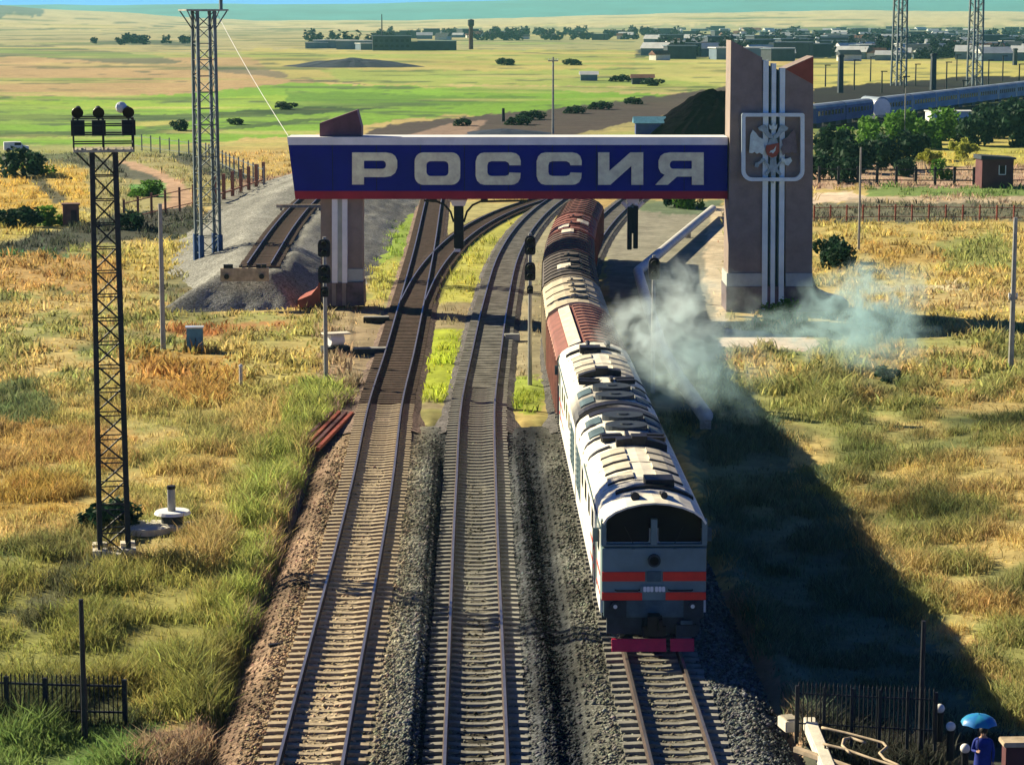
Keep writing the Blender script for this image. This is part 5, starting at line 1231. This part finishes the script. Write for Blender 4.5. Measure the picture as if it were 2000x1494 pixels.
wl_ = limb(3, [(-.19, 0, 1.42), (-.25, -.03, 1.14), (-.24, .06, .92)], (.055, .043, .03)); hands.append((wl_, Vector((-.24, .08, .85)), Vector((0, .2, -1))))
for w_, c, d in hands:
    V.append(tuple(c)); Rr.append((.036, .02)); E.append((w_, len(V) - 1)); pm = len(V) - 1; d = d.normalized(); sd = d.cross(Vector((1, 0, .2))).normalized()
    for k, L in ((-.027, .075), (-.009, .085), (.009, .08), (.027, .062)):
        q = c + d * .05 + sd * k; limb(pm, [tuple(q), tuple(q + d * L * .5 + Vector((-.008, 0, 0))), tuple(q + d * L * .85 + Vector((-.028, 0, 0)))], (.010, .009, .007))
    q = c - sd * .03; limb(pm, [tuple(q), tuple(q - sd * .03 + d * .035)], (.011, .008))
def pm_(c):
    if c.z > 1.49 or (c.y > .255 and c.z > .5) or (abs(c.x) > .2 and c.z < .92 and c.z > .6): return 0
    return 1 if c.z > .86 else 2
skin_figure(V, E, Rr, 'body', [M['skin'], M['jacket'], M['trousers']], PS, 2, pm_)
b = MB(); b.sphere((0, .0, 1.675), .118, 16, 10, (.86, 1.0, 1.08), v0=-30); b.build('hair', M['hair'], PS, smooth=True)
b = MB(); b.sphere((-.03, .118, 1.63), .013, 8, 5); b.sphere((.03, .118, 1.63), .013, 8, 5); b.build('eyes', M['black'], PS)
b = MB(); b.loft([[(-.012, .115, 1.635), (.012, .115, 1.635), (.0, .12, 1.64)], [(-.018, .12, 1.595), (.018, .12, 1.595), (0, .145, 1.60)]]); b.sphere((0, .105, 1.57), .022, 8, 4, (1, .4, .3)); b.build('nose_and_mouth', M['skin'], PS)
b = MB()
secs = []
for z, rx, ry in ((.80, .215, .17), (.95, .20, .155), (1.12, .19, .14), (1.30, .215, .145), (1.42, .20, .13), (1.49, .085, .08)):
    secs.append([(rx * math.cos(2 * math.pi * k / 20), ry * math.sin(2 * math.pi * k / 20), z) for k in range(20)])
b.loft(secs, caps=False); b.build('jacket', M['jacket'], PS, smooth=True)
um = PD(1912, 1404, base.y - .3); UB = empty('umbrella', (um.x, um.y, 0), R(20), 'open blue and turquoise umbrella held over the person in blue', 'umbrella')
uz = um.z
b = MB(); n = 8; rings = []
for j in range(6):
    q = j / 5; rr = .44 * math.sin(q * 1.45) / math.sin(1.45); z = uz + .12 - .23 * (1 - math.cos(q * 1.25)) / (1 - math.cos(1.25))
    ring = []
    for k in range(n * 4):
        a = 2 * math.pi * k / (n * 4); sc = 1 - .06 * q * abs(math.sin(a * n / 2)); ring.append((rr * sc * math.cos(a), rr * sc * math.sin(a), z + .02 * q * abs(math.sin(a * n / 2))))
    rings.append(ring)
nn = n * 4
vs = [v for r_ in rings for v in r_]; b.v = vs
for j in range(5):
    for k in range(nn): b.f.append((j * nn + k, j * nn + (k + 1) % nn, (j + 1) * nn + (k + 1) % nn, (j + 1) * nn + k)); b.mi.append((k // 4) % 2)
b.build('canopy', [M['umbrella'], M['umbrella_teal']], UB, smooth=True)
hp = base + Matrix.Rotation(R(170), 3, 'Z') @ Vector((.13, .32, 1.24)) - Vector((um.x, um.y, 0)); hp = Matrix.Rotation(-R(20), 3, 'Z') @ hp
b = MB(); b.tube((0, 0, uz + .18), (hp.x, hp.y, hp.z - .06), .008, 6); b.build('shaft', M['black'], UB)

# ------------------------------------------------------------------ background right: hut, coaches, posts
base = P(1941, 366); t = empty('guard_hut', base, R(3), 'small dark maroon hut with one pale window behind the yard fence', 'hut')
b = MB(); b.box((0, 0, 1.6), (3.5, 3, 3.2)); b.build('wall', M['dark_red'], t); b = MB(); b.prism_y([(-1.95, 3.15), (1.95, 3.15), (1.95, 3.35), (-1.95, 3.6)], -1.8, 1.8); b.build('roof', M['roof_dark'], t); b = MB(); b.box((.5, -1.52, 2.0), (.55, .06, .9)); wn_ = b.build('window', M['glass'], t); b = MB(); b.box((.5, -1.54, 1.5), (.75, .08, .08)); b.box((.14, -1.54, 2), (.08, .08, 1.0)); b.box((.86, -1.54, 2), (.08, .08, 1.0)); b.build('frame', M['white'], wn_)
def coach(label, m, L=17.0, rounded=True):
    t = empty('rail_coach', (0, 0, 0), 0, label, 'coach', 'coaches standing in the yard')
    b = MB(); b.box((0, 0, 2.1), (L, 2.9, 2.5)); b.build('body', M[m], t)
    b = MB(); q = [(-1.45, 3.3), (-1.2, 3.75), (-.6, 3.98), (0, 4.03), (.6, 3.98), (1.2, 3.75), (1.45, 3.3)]; b.loft([[(x, y, z) for y, z in q] for x in (-L / 2, L / 2)]); b.build('roof', M['train_grey'], t)
    for k in range(8): b = MB(); b.box((-L / 2 + 1.6 + k * (L - 3.2) / 7, -1.46, 2.45), (1.1, .04, .8)); b.build('window', M['glass'], t)
    for q in (-.33, .33): b = MB(); b.box((L * q, 0, .55), (3, 2.2, .8)); b.build('bogie', M['under'], t)
    return t
ca, cb = P(1560, 254), P(2090, 180); dv = cb - ca; ang = math.atan2(dv.y, dv.x); LN = dv.length
cols = ['train_blue', 'train_blue', None, 'train_grey', 'train_grey', 'train_grey', 'train_grey', 'train_grey', 'train_grey', 'train_grey']
labs = ['blue coach nearest to the crest pylon in the rail yard', 'blue coach with dark door panels next to the white tank wagon', '', 'grey blue coach just right of the white tank wagon', 'grey blue coach second right of the white tank wagon', 'grey blue coach by the far lattice mast foot in the yard', 'grey blue coach fourth right of the white tank wagon', 'grey blue coach near the right edge of the yard', 'grey blue coach last but one at the right edge', 'grey blue coach farthest off at the right edge']
dd = 5.0
for m_, lab in zip(cols, labs):
    L = 17.0 if m_ else 8.0
    if dd + L > LN: break
    p = ca + dv * ((dd + L / 2) / LN)
    if m_: o = coach(lab, m_, L); o.location = p; o.rotation_euler = (0, 0, ang)
    else:
        t = empty('tank_wagon', p, ang - .9, 'white ended tank wagon standing between the blue and grey coaches', 'wagon')
        b = MB(); b.tube((0, -4, 2.2), (0, 4, 2.2), 1.75, 22); b.build('tank', M['white'], t); b = MB(); b.tube((0, -3.8, 2.95), (0, 3.8, 2.95), 1.25, 22); b.build('tank_top', M['train_grey'], t); b = MB(); b.box((0, 0, .5), (2.4, 8, .9)); b.build('frame', M['under'], t)
    dd += L + .9
t = empty('long_shed', P(1886, 240), R(3), 'long low shed with bright white roof in front of the coaches', 'shed')
b = MB(); b.box((0, 0, 1.0), (13.5, 5, 2.0)); b.build('wall', M['white'], t); b = MB(); b.prism_y([(-7, 1.95), (7, 1.95), (7, 2.15), (-7, 2.15)], -3, 2.6); b.build('roof', M['roof_white'], t)
for i, (px, pb, pt_, w, lab) in enumerate(((1641, 182, 107, 1.25, 'dark square brick stack in the yellow field right of the crest pylon'), (1822, 176, 105, 1.35, 'dark square brick stack between the two far lattice masts'), (1982, 128, 95, 1.5, 'short dark brick stack near the right edge'))):
    base = P(px, pb); H = PD(px, pt_, base.y).z; t = empty('brick_stack', base, R(10), lab, 'chimney', 'brick stacks in the rail yard')
    b = MB(); b.box((0, 0, H / 2), (w, w, H), taper=.85); b.build('stack', M['roof_dark'], t); b = MB(); b.box((0, 0, H - .4), (w * 1.1, w * 1.1, .5)); b.build('crown', M['under'], t)
for px, pb, tp, lab in ((1755, 168, -26, 'far lattice mast rising past the top edge above the rail yard'), (1903, 168, -30, 'far lattice mast nearest the right edge, rising past the top')):
    base = P(px, pb); Hh = PD(px, tp, base.y).z; t = empty('lattice_mast', base, R(20), lab, 'mast', 'tall lattice masts')
    lattice(t, Hh, 3.0, 2.5, 12, .22, .075, 'grey_steel'); b = MB(); b.box((0, 0, Hh), (4.5, 3.5, .25)); b.build('platform', M['pole'], t)

for i, (px, pb, tp) in enumerate(((1612, 170, 128), (1668, 176, 118), (1700, 160, 112), (1722, 182, 140), (1788, 168, 126), (1848, 176, 122), (1868, 158, 108), (1930, 170, 118), (1958, 160, 110), (1990, 172, 126), (1880, 205, 158), (1765, 196, 150))):
    base = P(px, pb); H = PD(px, tp, base.y).z; t = empty('yard_post', base, 0, 'thin dark lighting post standing in the far rail yard', 'post', 'posts of the rail yard')
    b = MB(); b.tube((0, 0, -.3), (0, 0, H), .22, 8, .16); b.build('shaft', M['dark_steel'], t); b = MB(); b.box((.5, 0, H), (1.6, .35, .25)); b.build('lamp_arm', M['dark_steel'], t)

# ------------------------------------------------------------------ bushes and trees
def foliage(n, rx, ry, rz_, leaf, seed, lumps=13):
    r = np.random.default_rng(seed); b = MB()
    cs = [(r.uniform(-.8, .8) * rx, r.uniform(-.8, .8) * ry, r.uniform(.12, .9) * rz_, r.uniform(.22, .52)) for _ in range(lumps)]
    for k in range(n):
        c = cs[k % lumps]; d = r.normal(0, 1, 3); d /= np.linalg.norm(d); q = r.uniform(.55, 1.05) * c[3]
        p = np.array([c[0] + d[0] * q * rx, c[1] + d[1] * q * ry, max(.05, c[2] + d[2] * q * rz_ * .8)])
        u = r.normal(0, 1, 3); u /= np.linalg.norm(u); w = np.cross(u, r.normal(0, 1, 3)); w /= np.linalg.norm(w); l = leaf * r.uniform(.6, 1.4)
        b.add([p - u * l, p + w * l * .6, p + u * l, p - w * l * .6], [(0, 1, 2, 3)])
    return b
def proto(name, label, cat, group, m, n, rx, ry, h, leaf, seed, trunk=True):
    t = empty(name, (0, 0, 0), 0, label, cat, group); foliage(n, rx, ry, h, leaf, seed).build('crown', M[m], t)
    if trunk:
        b = MB(); b.tube((0, 0, -.3), (0, 0, h * .5), .07 * rx + .04, 7, .02); b.tube((0, 0, h * .2), (rx * .4, .1, h * .6), .03 * rx + .02, 5, .01); b.tube((0, 0, h * .2), (-rx * .4, -.1, h * .65), .03 * rx + .02, 5, .01); b.build('trunk', M['bark'], t)
    return t
GB = 'green shrubs right of the gate'
shr = [proto('shrub', 'x', 'shrub', GB, 'leaf_green', 900, 1.5, 1.3, 2.4, .22, 401), proto('shrub', 'x', 'shrub', GB, 'leaf_dark', 900, 1.6, 1.4, 2.3, .24, 402), proto('shrub', 'x', 'shrub', GB, 'leaf_yellow', 700, 1.4, 1.3, 1.6, .22, 403)]
spots = [(1625, 318, 1.5, 1), (1660, 338, 1.3, 1), (1640, 300, 1.1, 0), (1690, 310, 1.4, 0), (1722, 332, 1.35, 1), (1700, 285, 1.3, 0), (1735, 290, 1.5, 0), (1775, 280, 1.5, 0), (1805, 290, 1.3, 0), (1830, 275, 1.5, 0), (1860, 270, 1.2, 0), (1775, 312, 1.2, 1), (1745, 312, 1.1, 2), (1910, 285, 1.5, 1), (1950, 270, 1.7, 1), (1990, 285, 1.9, 1), (1980, 255, 1.7, 1), (2030, 270, 1.8, 1), (1605, 350, 1.0, 1), (1655, 358, .9, 1), (1815, 325, .9, 2), (1880, 310, 1.1, 2), (1770, 345, .7, 1), (1840, 350, .7, 0), (1925, 255, 1.4, 1), (1320, 405, .9, 1), (1345, 408, .8, 0), (1625, 510, .75, 1), (1640, 526, .8, 1), (1500, 640, .55, 0), (1545, 632, .55, 0)]
used = [False] * 3
where = ['dark green shrub at the foot of the crest pylon yard, leftmost', 'dark shrub before the pinkish yard, left group', 'bright shrub behind the leftmost dark shrub', 'bright green shrub left of the thin grey pole', 'dark shrub under the bright shrubs by the yard fence', 'bright shrub below the blue coach', 'bright shrub just left of the pole by the tank wagon', 'bright shrub just right of the pole by the tank wagon', 'bright shrub second right of the tank wagon pole', 'bright shrub below the white shed roof, left end', 'bright shrub below the white shed roof, right end', 'dark shrub below the shed beside yellow grass', 'yellowish low shrub among the bright shrubs', 'dark shrub above the guard hut', 'large dark shrub above and right of the guard hut', 'large dark shrub at the right edge above the hut', 'large dark shrub at the right edge beside the shed', 'dark shrub half outside the right edge', 'small dark shrub by the pale road end', 'small dark shrub in front of the yard fence, left end', 'small yellowish shrub near the yard fence middle', 'yellowish shrub left of the guard hut roof', 'small dark shrub at the yard fence, centre', 'small bright shrub at the yard fence near the hut', 'dark shrub at the right end of the white shed', 'dark shrub behind the grey gravel under the beam', 'bright shrub behind the gravel near the pylon', 'upper of two dark bushes in the yellow field by the pylon', 'lower of two dark bushes in the yellow field by the pylon', 'small leafy weed against the pylon plinth, left', 'small leafy weed against the pylon plinth, right']
for (px, py, s, k), lab in zip(spots, where):
    s *= 1.22 if py < 400 else 1
    if not used[k]: o = shr[k]; o.location = P(px, py); o.scale = (s, s, s); o['label'] = lab; used[k] = True
    else: o = dup(shr[k], P(px, py), random.uniform(0, 6), lab, s)
for px, py, s, k, lab in ((45, 345, 1.6, 1, 'big dark bush in the yellow field at the left edge'), (75, 340, 1.0, 0, 'green bush beside the big dark bush on the left'), (42, 445, .9, 1, 'dark bush near the lower left field track'), (100, 440, .8, 0, 'green bush left of the red brick hut'), (352, 256, .9, 1, 'lone dark bush on the green strip beside the tall mast'), (460, 244, .9, 1, 'lone dark bush on the green strip right of the tall mast'), (222, 1030, .5, 1, 'dark weed clump at the foot of the floodlight mast'), (285, 385, .8, 0, 'green bush inside the bend of the dirt track'), (1728, 742, .34, 1, 'small dark bush in the dry grass on the right bank'), (1115, 128, 2.0, 1, 'dark tree beside the lone far pole'), (985, 128, 2.2, 1, 'dark tree left of the lone far pole'), (1270, 168, 1.6, 1, 'dark bush by the far green field sheds'), (1215, 160, 1.6, 1, 'dark bush left of the far field sheds'), (555, 214, 1.2, 1, 'dark bush at the right end of the green strip'), (1040, 234, 1.3, 1, 'dark scrub on the rail embankment left of the lone pole'), (1015, 244, 1.2, 1, 'dark scrub on the embankment crest above the letters'), (1125, 222, 1.2, 1, 'dark scrub on the embankment just right of the lone pole'), (1175, 214, 1.3, 1, 'dark scrub on the embankment second right of the lone pole'), (905, 246, 1.0, 1, 'dark scrub at the left end of the rail embankment'), (1235, 204, 1.2, 1, 'dark scrub on the embankment left of the coal heap'), (255, 448, .8, 1, 'dark scrub in the ditch right of the floodlight mast'), (1745, 235, 1.0, 1, 'dark scrub below the white tank wagon')):
    dup(shr[k], P(px, py), random.uniform(0, 6), lab, (s * random.uniform(1, 1.6), s, s * (.8 if py > 250 else .5)))['group'] = 'lone bushes in the fields'
# far trees: dark belts of the town
GT = 'dark trees of the far town'; LT = 'dark distant tree in the belt along the far town'
ft = [proto('tree', LT, 'tree', GT, 'leaf_blue', 260, 4.0, 3.2, 7.5, 1.0, 411 + k) for k in range(3)]
places = []
r = np.random.default_rng(5)
for k in range(70): places.append((r.uniform(740, 1300), r.uniform(66, 80)))
for k in range(165): places.append((r.uniform(1270, 2030), r.uniform(66, 116)))
for k in range(14): places.append((r.uniform(600, 760), r.uniform(78, 98)))
for k in range(10): places.append((r.uniform(-10, 90), r.uniform(46, 56)))
for k in range(10): places.append((r.uniform(180, 380), r.uniform(82, 90)))
for i, (px, py) in enumerate(places):
    s = r.uniform(.6, 1.35) * (.95 if px > 1270 else 1.0 if px > 400 else .8)
    if i < 3: o = ft[i]; o.location = P(px, py); o.scale = (s, s, s)
    else: dup(ft[i % 3], P(px, py), r.uniform(0, 6), None, (s * r.uniform(1, 1.7), s, s * r.uniform(.7, 1)))

# ------------------------------------------------------------------ far houses, works and tower
def house(label, wm, rm, L=10, Wd=7, h=3.0, rise=2.2, flat=False):
    t = empty('house', (0, 0, 0), 0, label, 'house', 'houses of the far town')
    b = MB(); b.box((0, 0, h / 2), (L, Wd, h)); b.build('wall', M[wm], t)
    b = MB()
    if flat: b.box((0, 0, h + .2), (L + .8, Wd + .8, .4))
    else: b.loft([[(x, -Wd / 2 - .5, h - .1), (x, 0, h + rise), (x, Wd / 2 + .5, h - .1)] for x in (-L / 2 - .4, L / 2 + .4)])
    b.build('roof', M[rm], t); return t
hk = [house('far white walled house with dark roof among the town trees', 'house_white', 'roof_dark'), house('far slate blue house with pale sheet roof in the town', 'house_blue', 'roof_white', 12), house('far house with rusty roof and pale walls in the town', 'house_white', 'roof_rust', 9), house('far long flat pale building with white roof in the town', 'house_blue', 'roof_white', 20, 10, 4, 1, True), house('far dark flat roofed block in the town', 'roof_dark', 'house_blue', 14, 10, 6, 1, True)]
hs = []
for k in range(230): hs.append((r.uniform(1280, 2040), 62 + 58 * r.uniform(0, 1) ** 1.3, int(r.choice([0, 1, 2, 4, 4, 1, 1, 3]))))
for k in range(26): hs.append((r.uniform(760, 1290), r.uniform(68, 80), int(r.choice([0, 1, 2, 4]))))
for px, py in ((625, 95), (655, 95), (700, 97), (728, 98), (1500, 103), (1540, 104), (1370, 104), (1550, 84), (1965, 85), (1430, 103), (1340, 98), (1610, 92), (1690, 100), (1760, 88), (1830, 78), (1880, 97), (1930, 106), (1990, 96), (1660, 78), (1480, 80), (1350, 76), (1790, 104), (1585, 106)): hs.append((px, py, 3))
us_ = [False] * 5
for px, py, k in hs:
    a = r.uniform(-.5, .5)
    if not us_[k]: o = hk[k]; us_[k] = True; o.location = P(px, py); o.rotation_euler = (0, 0, a)
    else: dup(hk[k], P(px, py), a, None, r.uniform(.8, 1.25))
base = P(765, 99); t = empty('factory', base, R(4), 'dark far factory block with thin mast on the left plain', 'factory')
b = MB(); b.box((0, 0, 4), (22, 14, 8)); b.box((14, 2, 2.5), (46, 12, 5)); b.build('wall', M['roof_dark'], t); b = MB(); b.box((0, 0, 8.2), (22.6, 14.6, .4)); b.box((26, 2, 5.2), (22, 12.6, .4)); b.build('roof', M['house_blue'], t); b = MB(); b.tube((-5.5, 0, 8), (-5.5, 0, 20.5), .45, 8, .25); b.build('mast', M['under'], t)
for zz in (2.5, 5.5):
    for k in range(7): b = MB(); b.box((-9 + k * 3, -7.03, zz), (1.6, .08, 1.4)); b.build('window', M['glass'], t)
base = P(920, 97); H = PD(920, 38, base.y).z; t = empty('water_tower', base, 0, 'slender dark water tower standing alone on the far plain', 'tower')
b = MB(); b.tube((0, 0, 0), (0, 0, H - 4), 1.35, 14, 1.2); b.build('shaft', M['dark_red'], t); b = MB(); b.tube((0, 0, H - 4.5), (0, 0, H - 3.5), 1.2, 14, 1.9); b.tube((0, 0, H - 3.5), (0, 0, H - .6), 1.9, 14); b.tube((0, 0, H - .6), (0, 0, H), 1.9, 14, .4); b.build('tank', M['roof_dark'], t)
for px, py, L, m1, m2, lab in ((1150, 158, 5, 'house_blue', 'roof_white', 'small white roofed shed alone in the green field'), (1255, 165, 6, 'roof_dark', 'roof_rust', 'small dark shed in the green field right of the pole'), (1268, 262, 4.5, 'train_blue', 'cabinet', 'light blue cabin half hidden by the coal heap')):
    t = house(lab, m1, m2, L, 3.5, 1.9, .9); t.location = P(px, py); t['group'] = 'sheds in the fields'; t['category'] = 'shed'; t.name = 'shed'

# ------------------------------------------------------------------ locomotive smoke
def smoke(loc, dims, rot, dens, scale, seed, col=(.62, .90, .88)):
    b = MB(); b.sphere((0, 0, 0), 1, 20, 12); m = bpy.data.materials.new('exhaust_smoke'); m.use_nodes = True
    nt = m.node_tree; n = nt.nodes; l = nt.links; n.remove(n['Principled BSDF'])
    pv = n.new('ShaderNodeVolumePrincipled'); pv.inputs['Color'].default_value = (*col, 1); pv.inputs['Anisotropy'].default_value = .2
    tc = n.new('ShaderNodeTexCoord'); ln = n.new('ShaderNodeVectorMath'); ln.operation = 'LENGTH'; l.new(tc.outputs['Object'], ln.inputs[0])
    fo = n.new('ShaderNodeMapRange'); fo.inputs[1].default_value = 1.0; fo.inputs[2].default_value = .1
    wz_ = n.new('ShaderNodeTexNoise'); wz_.inputs['Scale'].default_value = 2.2; wz_.inputs['Detail'].default_value = 5; l.new(tc.outputs['Object'], wz_.inputs['Vector'])
    wa = n.new('ShaderNodeMath'); wa.operation = 'MULTIPLY_ADD'; wa.inputs[1].default_value = 1.5; l.new(wz_.outputs['Fac'], wa.inputs[0])
    wb = n.new('ShaderNodeMath'); wb.operation = 'SUBTRACT'; wb.inputs[1].default_value = .55; l.new(wa.outputs[0], wb.inputs[0]); l.new(ln.outputs['Value'], wa.inputs[2]); l.new(wb.outputs[0], fo.inputs[0])
    mp = n.new('ShaderNodeMapping'); mp.inputs['Location'].default_value = (seed, seed * .7, 0); mp.inputs['Scale'].default_value = [d / 4 for d in dims]; l.new(tc.outputs['Object'], mp.inputs[0])
    nz = n.new('ShaderNodeTexNoise'); nz.inputs['Scale'].default_value = scale; nz.inputs['Detail'].default_value = 6; nz.inputs['Distortion'].default_value = 2.0; l.new(mp.outputs[0], nz.inputs['Vector'])
    th = n.new('ShaderNodeMapRange'); th.inputs[1].default_value = .43; th.inputs[2].default_value = .66; l.new(nz.outputs['Fac'], th.inputs[0])
    mu = n.new('ShaderNodeMath'); mu.operation = 'MULTIPLY'; l.new(th.outputs[0], mu.inputs[0]); l.new(fo.outputs[0], mu.inputs[1])
    m2 = n.new('ShaderNodeMath'); m2.operation = 'MULTIPLY'; m2.inputs[1].default_value = dens; l.new(mu.outputs[0], m2.inputs[0]); l.new(m2.outputs[0], pv.inputs['Density'])
    l.new(pv.outputs[0], n['Material Output'].inputs['Volume'])
    o = b.build('smoke', m); o.location = loc; o.scale = dims; o.rotation_euler = rot; tag(o, kind='stuff'); return o
smoke(PD(1330, 665, 96), (3.6, 3.6, 4.4), (0, .45, 0), .62, 2.8, 1, (.80, .98, .98))
smoke(PD(1255, 650, 99), (2.4, 2.2, 2.0), (0, .2, 0), 1.6, 2.8, 5, (.86, .99, .995))
smoke(PD(1335, 590, 101), (1.3, 1.6, 2.6), (0, -.25, 0), 1.1, 3.0, 7, (.86, .99, .995))
smoke(PD(1405, 735, 95), (3.4, 3.2, 2.2), (0, .35, 0), .45, 2.6, 9, (.66, .95, .95))
smoke(PD(1560, 645, 110), (5.5, 3.4, 1.5), (0, -.08, 0), .55, 2.2, 13, (.62, .88, .90))
smoke(PD(1690, 625, 112), (4.6, 3.6, 3.6), (0, 0, 0), 1.5, 2.4, 17, (.60, .84, .87))
smoke(PD(1295, 745, 93), (2.2, 2.4, 1.8), (0, 0, 0), .5, 2.8, 21, (.75, .96, .96))
# ------------------------------------------------------------------ haze over the plain
b = MB(); b.box((0, 6000, 45), (26000, 14600, 170))
m = bpy.data.materials.new('haze_air'); m.use_nodes = True; n = m.node_tree.nodes; n.remove(n['Principled BSDF'])
pv = n.new('ShaderNodeVolumePrincipled'); pv.inputs['Color'].default_value = (.35, .85, .92, 1); pv.inputs['Density'].default_value = 6e-5; pv.inputs['Anisotropy'].default_value = 0.0
m.node_tree.links.new(pv.outputs[0], n['Material Output'].inputs['Volume'])
tag(b.build('haze', m), kind='stuff')
